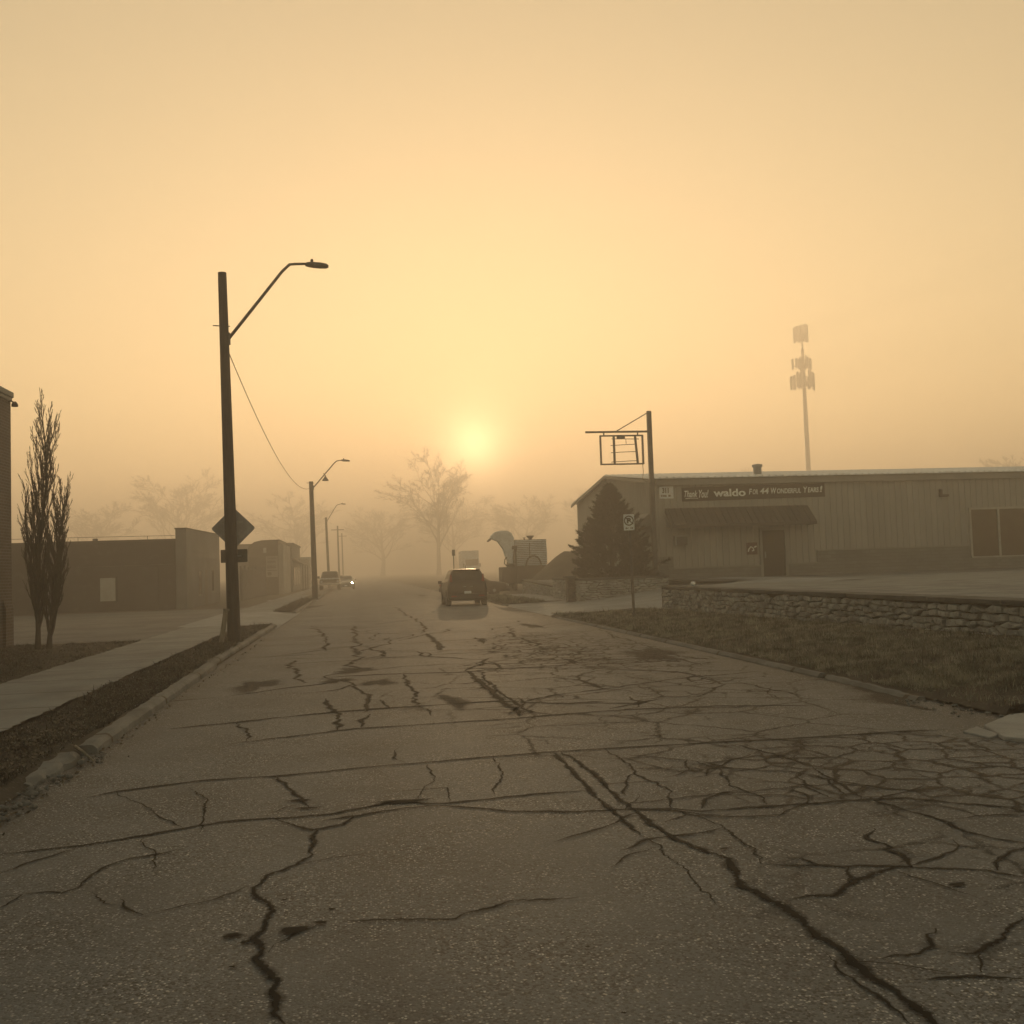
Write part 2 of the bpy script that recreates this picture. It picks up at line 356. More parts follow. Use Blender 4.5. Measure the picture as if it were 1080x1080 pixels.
# left side
sheet('lawn', -60, -5.35, -8, 27, .1, M['lawn'], 40, 40, lambda x, y: .1+.02*sn(x, y))
sheet('parking_lot', -200, -5.35, 27.0, 52, .105, M['lot'])
sheet('yard', -200, -5.35, 52, 500, .085, M['dirt'])
sheet('verge', -3.62, -2.58, -8, 33, .1, M['lawn'], 14, 160, lambda x, y: (.085+.02*sn(x*3, y*1.5))*min(1, (-2.57-x)/.16+.1))
sheet('verge', -3.62, -2.64, 44, 64, .1, M['lawn'], 4, 20)
sheet('verge', -3.62, -2.72, 66, 79, .1, M['lawn'])
sheet('verge', -3.62, -2.72, 113, 700, .1, M['lawn'])
sheet('road', -4.4, -2.6, 78.6, 113.4, .132, M['road'])
def jag_sheet(name, xl, xr, y0, y1, z, m, n, jl=.03, jr=.03, lip=None):
    ys = np.linspace(y0, y1, n+1); V = []
    for y in ys:
        V += [(xl+random.uniform(-jl, jl), y, z), (xr+random.uniform(-jr, jr), y, z)]
    Fc = [(2*i, 2*i+1, 2*i+3, 2*i+2) for i in range(n)]
    o = np_mesh(name, V, Fc, m); o['kind'] = 'structure'; return o
jag_sheet('sidewalk', -5.35, -3.62, -8, 33, .125, M['walk'], 300, .035, .035)
jag_sheet('sidewalk', -5.35, -3.62, 44, 400, .125, M['walk'], 200, .03, .03)
mb = MB()
mb.add([(-5.6, 33, .13), (-5.6, 44, .13), (-3.6, 44.3, .128), (-3.6, 32.7, .128), (-2.5, 45, .012), (-2.5, 32, .012)], [(0, 3, 2, 1), (3, 5, 4, 2)])
mb.build('driveway_apron', M['conc'])['kind'] = 'structure'
mb = MB(); mb.add([(-5.6, 64, .13), (-5.6, 66, .13), (-2.5, 66.4, .03), (-2.5, 63.6, .03)], [(0, 3, 2, 1)])
mb.build('driveway_apron', M['conc'])['kind'] = 'structure'

def kerb(name, pts, w, h, m):
    """pts: list of runs of (x, y, tilt)"""
    mb = MB()
    for run in pts:
        rows = []
        for (x, y, dz) in run:
            rows.append([(x-w, y, -.04), (x-w, y, h+dz), (x-w*.35, y, h+dz+.004), (x-.03, y, h+dz-.006), (x, y, h+dz-.035), (x+.012, y, -.04)])
        n = len(rows[0]); b = len(mb.v)
        for r in rows: mb.v.extend(r)
        for i in range(len(rows)-1):
            for k in range(n-1):
                a = b+i*n+k; mb.f.append((a, a+1, a+n+1, a+n))
        mb.f.append(tuple(b+k for k in range(n))); e = b+(len(rows)-1)*n; mb.f.append(tuple(e+k for k in range(n))[::-1])
    o = mb.build(name, m); o['kind'] = 'structure'; return o
def run(x0, y0, x1, y1, n, j=.015, dz0=0, dz1=0):
    return [(x0+(x1-x0)*i/n+random.uniform(-j, j), y0+(y1-y0)*i/n, dz0+(dz1-dz0)*i/n+random.uniform(-j, j)*.5) for i in range(n+1)]
kerb('kerb', [run(-2.6, 6.0, -2.56, 7.35, 10, .02, -.05, -.03), run(-2.56, 8.6, -2.5, 9.75, 14, .02, -.055, .0), run(-2.46, 10.15, -2.55, 19.1, 60, .012, -.01, .01),
              run(-2.62, 19.25, -2.58, 33, 70, .012, 0, .015), run(-2.6, 44, -2.62, 64, 40, .012), run(-2.62, 66.3, -2.64, 79, 20, .01), run(-2.64, 113, -2.7, 400, 80, .01)], .16, .1, M['kerb'])
# right kerb, worn almost flush
def mirror(runs): return [[(-x, y, d) for x, y, d in r] for r in runs]
mbk = kerb('kerb', [run(-6.02, 10.6, -6.06, 12.9, 16, .012, -.02, 0), run(-6.06, 13.1, -6.1, 22, 50, .01, 0, .0), run(-6.1, 22.1, -6.1, 32, 50, .01, 0, -.02),
                    run(-6.2, 43.5, -6.3, 62, 30, .01, -.01, .0), run(-6.3, 76, -6.3, 400, 60, .01)], .12, .055, M['kerb'])
me = mbk.data
co = np.empty(len(me.vertices)*3, np.float32); me.vertices.foreach_get('co', co); co[0::3] *= -1; me.vertices.foreach_set('co', co); me.flip_normals()

# right verge rises to the retaining wall
def zverge(x, y):
    t = min(max((x-6.2)/3.7, 0), 1); top = .3+(14-y)*(.3-.09)/19 if y > 14 else .3+(14-y)*.02
    return .075+(top-.075)*t**.8+.018*sn(x*2, y*1.3)
def zv_edge(x, y): return zverge(x, y)
V = []; Fc = []; nx, ny = 20, 120
for j in range(ny+1):
    y = 9.25+(33.2-9.25)*j/ny
    for i in range(nx+1):
        u = i/nx; x = 6.16+u*(9.98-6.16)
        yy = y
        if j == ny: yy = 33.0+u*2.3+random.uniform(-.1, .1)-.4
        if j == 0: yy = 9.3+random.uniform(-.12, .12)
        V.append((x+(random.uniform(-.05, .05) if i == 0 else 0), yy, zverge(x, y) if i else .03))
for j in range(ny):
    for i in range(nx): a = j*(nx+1)+i; Fc.append((a, a+1, a+nx+2, a+nx+1))
o = np_mesh('verge', V, Fc, M['lawn']); o['kind'] = 'structure'
# broken concrete apron at the near right
mb = MB(); mb.prism([(5.62, 8.72), (6.2, 9.2), (8.2, 9.5), (14, 9.5), (14, 7.1), (5.75, 7.55), (5.4, 8.1)], 'z', -.05, .035)
mb.build('driveway_apron', M['conc'], bevel=.012)['kind'] = 'structure'
mb = MB(); mb.prism([(5.3, 8.55), (5.56, 8.74), (5.5, 8.3), (5.32, 8.2)], 'z', -.05, .02)
mb.build('driveway_apron', M['conc'], bevel=.01)['kind'] = 'structure'
sheet('verge', 6.2, 60, -12, 7.1, .02, M['lawn'])
# lot on the retaining wall, ramp, far terrace
mb = MB(); mb.box(10.12, 90, 9.6, 33.4, -.05, .84); mb.build('parking_lot', M['gravel'])['kind'] = 'structure'
mb = MB(); mb.add([(17, 33.4, .84), (90, 33.4, .84), (90, 80, .84), (13.0, 80, .84), (13.0, 44, .84), (17, 43.4, .84)], [(0, 1, 2, 3, 4, 5)])
mb.build('parking_lot', M['gravel'])['kind'] = 'structure'
mb = MB(); mb.add([(13.7, 39.4, .848), (22, 38.2, .848), (60, 40.5, .848), (60, 45.7, .848), (13.7, 45.7, .848)], [(0, 1, 2, 3, 4)])
mb.build('pavement', M['lot'])['kind'] = 'structure'
def zramp(x, y):
    t = min(max((x-8.5)/8.3, 0), 1); return .02+.83*(t*t*(3-2*t))+.05*min(max((x-6.2)/2.3, 0), 1)
sheet('driveway', 6.18, 17.02, 32.2, 45.6, 0, M['conc'], 30, 10, lambda x, y: zramp(x, y)-.012)
sheet('verge', 6.3, 8.3, 45.0, 60, .1, M['lawn'], 6, 20, lambda x, y: .08+.015*sn(x*3, y))
sheet('sidewalk', 8.3, 10.0, 45.6, 60, .09, M['conc'])
mb = MB(); mb.add([(10.2, 49, .47), (10.2, 62, .82), (13.2, 62, .86), (13.2, 47, .84)], [(0, 3, 2, 1)]); mb.build('planting_bed', M['gravel'])['kind'] = 'structure'
sheet('yard', 6.4, 60, 60, 140, .03, M['dirt'])

# ------------------------------------------------------------------ cracks traced on the road surface
def polyline(px, jitter, step=.05):
    P = [np.array(gnd(x, y)) for x, y in px]
    out = []
    for a, b in zip(P[:-1], P[1:]):
        n = max(2, int(np.linalg.norm(b-a)/step))
        for i in range(n): out.append(a+(b-a)*i/n)
    out.append(P[-1]); out = np.array(out); n = len(out)
    t = np.gradient(out, axis=0); t /= np.linalg.norm(t, axis=1, keepdims=True)+1e-9
    nrm = np.stack([-t[:, 1], t[:, 0]], 1)
    off = np.zeros(n)
    for k, amp in ((max(2, int(.6/step)), 1.), (max(2, int(.22/step)), .55), (max(2, int(.09/step)), .55), (1, .3)):
        m = n//k+3; kn = rng.normal(0, 1, m); off += amp*np.interp(np.arange(n)/k, np.arange(m), kn)
    return out+nrm*(off*jitter)[:, None], nrm
class Ribbons:
    def __init__(s): s.V = []; s.F = []; s.A = []
    def add(s, pts, nrm, w, z, taper=True):
        n = len(pts); b = len(s.V); d = rng.normal(0, 1, n//4+3); wv = w*np.clip(1+.3*np.interp(np.arange(n)/4, np.arange(len(d)), d), .35, 2)
        if taper: wv *= np.clip(np.minimum(np.arange(n), np.arange(n)[::-1])/5., .25, 1)
        for i in range(n):
            for k, a in ((-1, 0.), (-.35, .6), (0, 1.), (.35, .6), (1, 0.)):
                q = pts[i]+nrm[i]*wv[i]*k; s.V.append((q[0], q[1], z)); s.A.append(a)
        for i in range(n-1):
            for k in range(4): a = b+i*5+k; s.F.append((a, a+1, a+6, a+5))
    def blob(s, px, py, rx, ry, z, n=28, amp=.3):
        c = np.array(gnd(px, py)); b = len(s.V); s.V.append((c[0], c[1], z)); s.A.append(1.)
        ph = rng.uniform(0, 6.28, 4)
        for ring, a in ((.55, .75), (1., 0.)):
            for i in range(n):
                th = 2*math.pi*i/n; r = ring*(1+amp*(math.sin(2*th+ph[0])*.5+math.sin(3*th+ph[1])*.4+math.sin(5*th+ph[2])*.3))
                s.V.append((c[0]+rx*r*math.cos(th), c[1]+ry*r*math.sin(th), z)); s.A.append(a)
        for i in range(n):
            j = (i+1) % n; s.F.append((b, b+1+i, b+1+j, b)); s.F[-1] = (b, b+1+i, b+1+j, b+1+j)
            s.F[-1] = None
            s.T.append((b, b+1+i, b+1+j)); s.F[-1] = (b+1+i, b+1+n+i, b+1+n+j, b+1+j)
    T = []
CR = [ ([(399,837),(430,834),(472,831),(475,846)], .009, .004), ([(640,790),(655,800),(672,818),(700,832),(712,853)], .014, .014), ([(755,810),(770,830),(800,842),(812,851)], .016, .014), ([(840,815),(850,832),(880,845)], .016, .014),
 ([(890,915),(900,935)], .02, .012), ([(710,853),(760,870),(790,890),(810,912)], .012, .014), ([(150,882),(170,900),(165,920)], .01, .012), ([(125,835),(150,850),(190,875)], .01, .012),
 ([(300,917),(350,905),(400,900)], .009, .012), ([(150,742),(210,738),(235,735)], .03, .02), ([(374,720),(385,735),(384,752)], .026, .02), ([(420,790),(415,800),(428,806)], .012, .012), ([(250,762),(262,772),(258,782)], .022, .02), ([(200,830),(215,845),(212,878)], .011, .012), ([(390,681),(405,690),(400,694)], .03, .03), ([(330,660),(345,672),(340,687)], .03, .03), ([(425,711),(440,728),(437,745)], .022, .02), ([(450,805),(455,822),(440,846)], .01, .012), ([(520,798),(530,815),(522,838)], .012, .012), # (pixels, half width m, jitter m)
 ([(0,902),(50,897),(95,891),(150,882),(190,875),(250,866),(290,864),(350,859),(380,853),(415,846),(470,848),(540,840),(585,836),(622,834)], .03, .008),
 ([(340,866),(380,860),(430,852),(470,850),(540,856),(590,856.5),(665,854),(710,853),(740,856),(810,851),(910,845),(955,842),(1040,849),(1080,852)], .032, .008),
 ([(90,842),(125,835),(210,824),(290,819),(360,812),(450,805),(540,797),(580,794),(640,790),(740,784),(840,779),(930,773),(1000,770)], .032, .007),
 ([(330,875),(327,905),(300,917),(260,937),(270,950),(285,960),(275,980),(265,990),(275,1005),(270,1015),(287,1035),(292,1055),(285,1070),(295,1084)], .03, .012),
 ([(260,937),(225,950),(150,966)], .014, .008), ([(0,947),(50,941),(65,942),(100,930)], .016, .008), ([(95,941),(110,955),(126,957)], .01, .008),
 ([(275,1005),(300,990),(325,980),(345,973)], .014, .01), ([(360,972),(480,970),(540,950),(610,946)], .018, .008),
 ([(290,864),(310,872),(330,876),(360,870),(372,860)], .03, .01), ([(290,819),(305,830),(315,845),(322,854)], .022, .012),
 ([(0,922),(30,911),(90,893)], .02, .008), ([(20,945),(5,955),(-15,962)], .02, .008),
 ([(582,794),(605,815),(625,835),(645,850),(665,870),(676,881)], .034, .01),
 ([(605,800),(620,812),(642,832),(670,855),(690,870),(715,885),(740,900),(760,905)], .034, .012),
 ([(756,903),(775,920),(785,935),(820,955),(845,975),(860,990),(890,1005),(910,1025),(945,1045),(970,1070),(990,1090)], .048, .012),
 ([(877,1007),(890,1025),(920,1047),(962,1086)], .014, .01), ([(676,881),(710,910),(760,955)], .008, .012),
 ([(810,912),(890,915),(965,917),(1040,919),(1090,926)], .026, .012), ([(840,950),(880,945),(900,935),(940,922),(958,916)], .034, .014),
 ([(920,1010),(965,1005),(985,992),(985,980)], .026, .014), ([(1000,1004),(1020,1007),(1060,990),(1078,968)], .027, .014),
 ([(1020,1007),(1032,1027)], .026, .012), ([(965,1035),(1015,1031),(1085,1032)], .02, .012),
 ([(958,916),(940,895),(925,885),(930,875)], .034, .02), ([(870,916),(845,906),(825,905)], .018, .012),
 ([(910,842),(980,862),(1025,880),(1085,892)], .024, .01), ([(1085,892),(1050,905),(1046,918)], .024, .01),
 ([(660,796),(730,802),(755,810),(840,815),(865,820),(900,842)], .02, .012), ([(780,785),(850,805),(890,830),(912,843)], .018, .012), ([(725,822),(758,816)], .012, .01),
 ([(645,850),(690,845),(760,838),(850,830),(905,826)], .014, .014),
 ([(700,868),(720,860),(738,856)], .014, .01), ([(662,856),(672,846),(676,838)], .014, .012),
 ([(493,708),(503,716),(519,730),(532,742),(547,755)], .05, .014), ([(503,707),(524,729),(542,741),(558,751),(547,755)], .024, .018),
 ([(449,668),(463,681),(467,686),(477,686)], .05, .014), ([(418,640),(425,646),(444,658),(449,663),(446,668)], .034, .03),
 ([(493,708),(505,702),(512,697),(520,693)], .03, .025), ([(512,697),(525,703),(530,707)], .026, .02), ([(535,755),(557,742),(545,735)], .02, .02),
 ([(330,716),(369,713),(410,711),(488,709),(521,706),(578,703),(625,701),(669,699),(740,694)], .034, .012),
 ([(180,769),(250,762),(354,751),(410,747),(441,745),(521,740),(591,742),(669,742),(700,737)], .045, .01),
 ([(240,785),(307,777),(351,772),(374,769),(530,759),(600,753),(660,749),(755,745),(860,744)], .03, .01),
 ([(341,737),(354,751),(361,764),(354,771)], .04, .02), ([(385,754),(382,767)], .036, .014), ([(441,745),(452,748),(455,755)], .014, .012),
 ([(235,735),(294,727),(335,722),(369,716)], .026, .02), ([(315,696),(306,702),(319,710),(315,716),(325,720)], .034, .03),
 ([(374,660),(376,666),(377,679),(377,692),(372,702),(374,707)], .036, .05), ([(289,692),(330,687),(380,681),(444,678),(530,672),(610,668)], .026, .014),
 ([(372,697),(420,693),(470,690),(540,686),(600,683),(655,680)], .026, .014), ([(307,664),(395,659),(447,652),(520,647)], .03, .014),
 ([(550,742),(580,734),(615,730),(670,722),(735,714),(800,708)], .03, .02), ([(610,712),(612,717),(633,727),(640,728)], .034, .02), ([(594,694),(603,697),(610,702)], .034, .02),
 ([(480,688),(500,687),(520,685),(523,681)], .03, .02), ([(505,672),(511,679)], .036, .03), ([(535,660),(545,672),(570,680),(576,690)], .03, .03),
 ([(640,748),(672,742),(665,735)], .026, .02), ([(660,690),(690,694),(720,692),(760,697)], .022, .03), ([(735,714),(760,722),(755,730)], .024, .03),
 ([(735,714),(790,722),(850,735)], .014, .02), ([(620,655),(640,668),(690,684),(740,702)], .016, .03),
]
RB = Ribbons(); RB.T = []
for k, (px, w, j) in enumerate(CR):
    d = gnd(*px[len(px)//2])[1]
    pts, nr = polyline(px, j*1.35, max(.025, d*.005)); RB.add(pts, nr, w*(1.05+.95*min(1, max(0, (d-7)/9))), .004+.0004*(k % 6))
for px, w, j in list(CR):
    P0 = [np.array(gnd(x, y)) for x, y in px]
    for k in range(max(1, int(sum(np.linalg.norm(b_-a_) for a_, b_ in zip(P0[:-1], P0[1:]))*.5))):
        i = random.randrange(len(P0)-1); q = P0[i]+(P0[i+1]-P0[i])*random.random(); dv = P0[i+1]-P0[i]; ang = math.atan2(dv[1], dv[0])+random.choice((-1, 1))*random.uniform(.5, 1.4)
        pts = [q]
        for n_ in range(random.randint(10, 34)):
            ang += random.gauss(0, .15); pts.append(pts[-1]+np.array((math.cos(ang), math.sin(ang)))*.028)
        pts = np.array([p_ for p_ in pts if -2.4 < p_[0] < 6.0])
        if len(pts) < 8 or ((q[0] < 1.5 or q[1] < 5.6) and random.random() < .85): continue
        t = np.gradient(pts, axis=0); t /= np.linalg.norm(t, axis=1, keepdims=True)+1e-9
        RB.add(pts, np.stack([-t[:, 1], t[:, 0]], 1), random.uniform(.008, .02)*(1+q[1]/22), .0062)
# fainter cracks further up the street
for k in range(90):
    y = random.uniform(16, 85); x = random.uniform(-2.3, 5.9); pts = [np.array((x, y))]
    along = random.random() < .45
    ang = (math.pi/2+random.uniform(-.5, .5)) if along else random.uniform(-.25, .25)+random.choice((0, math.pi))
    for i in range(random.randint(20, 70)):
        ang += random.gauss(0, .25); pts.append(pts[-1]+np.array((math.cos(ang), math.sin(ang)))*.08*(1+y/60))
    pts = np.array([p for p in pts if -2.5 < p[0] < 6.05]); 
    if len(pts) < 8: continue
    t = np.gradient(pts, axis=0); t /= np.linalg.norm(t, axis=1, keepdims=True)+1e-9
    RB.add(pts, np.stack([-t[:, 1], t[:, 0]], 1), random.uniform(.025, .05), .0065)
for a in ((425,846,.2,.085),(411,847,.08,.03),(245,988,.055,.05),(258,995,.03,.03),(310,982,.11,.06),(338,974,.05,.025),(315,845,.1,.05),(325,853,.13,.03),
          (822,798,.09,.035),(620,741,.25,.05),(600,743,.1,.03),(245,1021,.02,.015),(300,950,.02,.015),(350,960,.025,.02),(620,1000,.012,.012),(658,1070,.012,.012),(764,896,.04,.02),
          (1010,934,.07,.03),(695,776,.1,.02),(765,783,.14,.03)):
    RB.blob(*a, z=.0072)
me_f = [f for f in RB.F]
def ribbons_build(name, R, m):
    V = np.array(R.V, np.float32)
    quads = np.array(R.F, np.int32)
    tris = np.array([(a, b, c, c) for a, b, c in R.T], np.int32) if R.T else np.zeros((0, 4), np.int32)
    me = bpy.data.meshes.new(name)
    me.from_pydata([tuple(map(float, v)) for v in V], [], [tuple(map(int, q)) for q in quads]+[tuple(map(int, t[:3])) for t in tris])
    a = me.attributes.new('edge', 'FLOAT', 'POINT'); a.data.foreach_set('value', np.array(R.A, np.float32))
    me.materials.append(m); o = bpy.data.objects.new(name, me); COL.objects.link(o); o['kind'] = 'structure'; return o
ribbons_build('road_cracks', RB, M['crack'])
SB = Ribbons(); SB.T = []
for a in ((374,707,.9,.35),(270,723,.8,.6),(400,720,.5,.4),(355,718,.5,.3),(480,740,.4,.5),(560,660,.6,.8),
          (690,690,1.,1.),(250,650,1.,1.4),(330,640,.9,2.),(445,628,.8,1.6)):
    SB.blob(a[0], a[1], a[2]*.55, a[3]*1.6, z=.0028, n=36, amp=.5)
for px in ([(1000,748),(900,715),(800,690),(700,668),(610,652)],):
    pts, nr = polyline(px, .04, .12); SB.add(pts+np.array((-.25, 0)), nr, .38, .0022)
ribbons_build('road_stains', SB, M['stain'])
def patch(px, py, rx, ry, n=40, rings=4, m='alli', z=.0035):
    c = gnd(px, py); V = [(c[0], c[1], z)]; A = [1.]; Fc = []
    for r in range(1, rings+1):
        for i in range(n):
            th = 2*math.pi*i/n; V.append((min(c[0]+rx*r/rings*math.cos(th), 6.02), c[1]+ry*r/rings*math.sin(th), z)); A.append(1-r/rings)
    for i in range(n): Fc.append((0, 1+i, 1+(i+1) % n))
    for r in range(rings-1):
        for i in range(n):
            a = 1+r*n+i; b = 1+r*n+(i+1) % n; Fc += [(a, a+n, b+n), (a, b+n, b)]
    o = np_mesh('road_cracks', V, Fc, M[m], A); o['kind'] = 'structure'
patch(960, 806, 2.6, 2.3); patch(600, 682, 2.6, 8.5); patch(640, 725, 4.2, 9., m='alli_big', z=.0031); patch(640, 650, 3.2, 14., m='alli_big', z=.0027); patch(1010, 930, 1.5, 1.5, m='alli_big', z=.0031)

# ------------------------------------------------------------------ grass, leaves, rubble
def clump(x, y): return .12+.88*max(0, min(1, .5+.9*sn(x*1.6, y*1.1)+.6*sn(x*4.1+2, y*3.3)))
def blades(name, n, area, h, w, m, lean=.6, zf=None, dens=None):
    x = rng.uniform(area[0], area[1], n); 
    u = rng.uniform(0, 1, n); y = area[2]*(area[3]/area[2])**u      # denser near the viewer
    keep = np.ones(n, bool)
    if dens is not None:
        keep = np.array([dens(a, b) > r for a, b, r in zip(x, y, rng.uniform(0, 1, n))])
    x, y = x[keep], y[keep]; n = len(x)
    z = np.array([zf(a, b) for a, b in zip(x, y)]) if zf else np.full(n, .1)
    hh = h*rng.lognormal(0, .45, n)*np.array([.45+.85*clump(a, b) for a, b in zip(x*1.7, y*1.9)]); th = rng.uniform(0, 6.283, n); ln = np.abs(rng.normal(0, lean, n)); ww = w*rng.uniform(.6, 1.4, n)*(1+y/14)
    B = np.stack([x, y, z-.006], 1); T = np.stack([np.cos(th), np.sin(th), np.zeros(n)], 1)
    ph = rng.uniform(0, 6.283, n); W = np.stack([np.cos(ph), np.sin(ph), np.zeros(n)], 1)*ww[:, None]
    up = np.array((0, 0, 1.))
    mid = B+(T*(ln*.35)[:, None]+up)*(hh*.55)[:, None]
    tip = B+T*(ln*hh)[:, None]+up*(hh/np.sqrt(1+ln*ln))[:, None]
    V = np.stack([B-W, B+W, mid+W*.8, mid-W*.8, tip], 1).reshape(-1, 3)
    i = np.arange(n)*5
    F3 = np.concatenate([np.stack([i, i+1, i+2], 1), np.stack([i, i+2, i+3], 1), np.stack([i+3, i+2, i+4], 1)])
    o = np_mesh(name, V, F3, m); o['kind'] = 'stuff'; return o
tag(blades('grass', 150000, (6.2, 9.85, 9.35, 33), .055, .0021, M['grass_dry'], .7, zverge, clump), 'dry tan grass on the verge below the long stone retaining wall', 'grass')
tag(blades('grass', 90000, (-3.6, -2.7, 4.5, 33), .04, .0026, M['grass_dark'], 1.3, lambda x, y: .085+.02*sn(x*3, y*1.5), clump), 'dark matted grass on the strip between the sidewalk and the broken kerb', 'grass')
tag(blades('grass', 60000, (-12, -5.4, 13, 27), .035, .003, M['grass_dark'], 1.1, lambda x, y: .1+.02*sn(x, y), clump), 'dark lawn grass under the two columnar bare trees', 'grass')
tag(blades('grass', 16000, (6.35, 8.25, 45.2, 59.8), .06, .003, M['grass_dry'], .8, lambda x, y: .08+.015*sn(x*3, y)), 'grass island beside the kerb where the maroon hatchback stands', 'grass')
tag(blades('grass', 16000, (-3.58, -2.8, 44.2, 63.8), .06, .003, M['grass_dark'], .8), 'patch of grass around the foot of the second street lamp', 'grass')
def flakes(name, pts, size, m, flat=.5):
    n = len(pts); P = np.array(pts); e = rng.normal(0, 1, (n, 3)); e[:, 2] *= flat; e /= np.linalg.norm(e, axis=1, keepdims=True)
    g = rng.normal(0, 1, (n, 3)); g[:, 2] *= flat; g -= e*(g*e).sum(1, keepdims=True); g /= np.linalg.norm(g, axis=1, keepdims=True)
    s = size*rng.uniform(.5, 1.4, n)[:, None]
    V = np.stack([P-e*s, P+g*s*.6, P+e*s, P-g*s*.6], 1).reshape(-1, 3); i = np.arange(n)*4
    o = np_mesh(name, V, np.stack([i, i+1, i+2, i+3], 1), m); o['kind'] = 'stuff'; return o
L = []
for k in range(6500):
    y = 4.5*(33/4.5)**random.random(); x = -2.75-abs(random.gauss(0, .45))
    if x < -3.6: x = random.uniform(-3.6, -2.75)
    L.append((x, y, .105+.02*sn(x*3, y*1.5)+random.uniform(0, .015)))
for k in range(2500):
    y = random.uniform(13, 26.5); x = -5.4-abs(random.gauss(0, 2.2)); L.append((x, y, .12+.02*sn(x, y)+random.uniform(0, .02)))
for k in range(700):
    y = 9.3*(33/9.3)**random.random(); x = random.uniform(6.0, 9.8); L.append((x, y, zverge(x, y)+random.uniform(.01, .04)))
for k in range(260):
    y = 5*(30/5)**random.random(); x = -2.44+abs(random.gauss(0, .05)); L.append((x, y, .008+random.uniform(0, .012)))
tag(flakes('leaves', L, .02, M['leaf']), 'dead leaves scattered over the verges, the lawn and the gutter', 'leaves')
def rock(mb, c, r):
    ph = [random.uniform(.6, 1.25) for _ in range(14)]
    base = len(mb.v); k = 0
    rings = [(0, -.6, 1), (.75, -.35, 5), (.95, .1, 5), (.55, .55, 5), (0, .75, 1)]
    idx = []
    a0 = random.uniform(0, 6)
    for rr, zz, n in rings:
        row = []
        for i in range(n):
            a = a0+2*math.pi*i/max(n, 1); q = random.uniform(.7, 1.25)
            mb.v.append((c[0]+r*rr*q*math.cos(a), c[1]+r*rr*q*math.sin(a), c[2]+r*zz*random.uniform(.7, 1.1))); row.append(len(mb.v)-1)
        idx.append(row)
    for i in range(5):
        j = (i+1) % 5
        mb.f.append((idx[0][0], idx[1][j], idx[1][i])); mb.f.append((idx[4][0], idx[3][i], idx[3][j]))
        for q in (1, 2): mb.f.append((idx[q][i], idx[q][j], idx[q+1][j], idx[q+1][i]))
mb = MB()
for k in range(190):
    t = random.random(); y = 5.4+3.6*t**.9; x = -2.5+random.gauss(0, .075)
    rock(mb, (x, y, .008+random.uniform(0, .02)), random.choice((.008, .01, .013, .018, .026, .034)))
for k in range(40):
    y = random.uniform(9.6, 10.3); x = -2.45+random.gauss(0, .1); rock(mb, (x, y, .012), random.uniform(.008, .022))
for k in range(60):
    x = random.uniform(5.7, 6.6); y = random.uniform(9.1, 10.6); rock(mb, (x, y, .02), random.uniform(.01, .03))
tag(mb.build('rubble', M['kerb'], bevel=.002, seg=1), 'crumbled kerb stones and gravel lying in the gutter', 'rubble', kind='stuff')
mb = MB(); mb.tube([(-2.62, 10.05, .1), (-2.5, 9.85, .075), (-2.36, 9.62, .03)], [.012, .011, .008], 6)
tag(mb.build('stick', M['stake'], smooth=True), 'pale broken stick lying across the gap in the kerb', 'stick')
for k, (x, y, z, r, lb) in enumerate(((-2.44, 9.55, .03, .045, 'pale kerb fragment lying in the gutter beside the broken stick'),
                                      (-2.47, 8.25, .03, .05, 'round pale stone fallen at the near end of the loose kerb piece'))):
    mb = MB(); rock(mb, (x, y, z), r); tag(mb.build('stone', M['kerb'], bevel=.006, seg=2), lb, 'stone')

# ------------------------------------------------------------------ bare trees
def grow(mb, p, d, length, r, depth, P, rs):
    nseg = max(2, int(length/P['seg'])); pts = [p]; rr = [r]; dirs = [d]
    for i in range(nseg):
        d = (d+Vector((rs.gauss(0, P['wob']), rs.gauss(0, P['wob']), rs.gauss(0, P['wob'])+P['up']))).normalized()
        pts.append(pts[-1]+d*(length/nseg)); rr.append(max(P['rmin'], r*(1-(i+1)/nseg*P['tap']))); dirs.append(d)
    mb.tube(pts, rr, 6 if depth == P['depth'] else 4 if r > P['rmin']*1.6 else 3, cap=False)
    if depth == 0: return
    k = P['kids'][P['depth']-depth]
    for i in range(k):
        t = P['t0'] + (1-P['t0'])*(i+rs.random())/k
        if depth < P['depth']: t = .25+.75*(i+rs.random())/k
        j = min(int(t*nseg), nseg-1); q = pts[j].lerp(pts[j+1], t*nseg-j); dd = dirs[j+1]
        a = rs.uniform(0, 6.283); u = dd.orthogonal().normalized(); w = dd.cross(u)
        ang = P['ang'][P['depth']-depth]*rs.uniform(.7, 1.3)
        nd = (dd*math.cos(ang)+(u*math.cos(a)+w*math.sin(a))*math.sin(ang)).normalized()
        ln = length*P['len'][P['depth']-depth]*rs.uniform(.7, 1.2)*(1-P['cone']*t)
        grow(mb, q, nd, ln, max(P['rmin'], rr[j]*P['rk']), depth-1, P, rs)
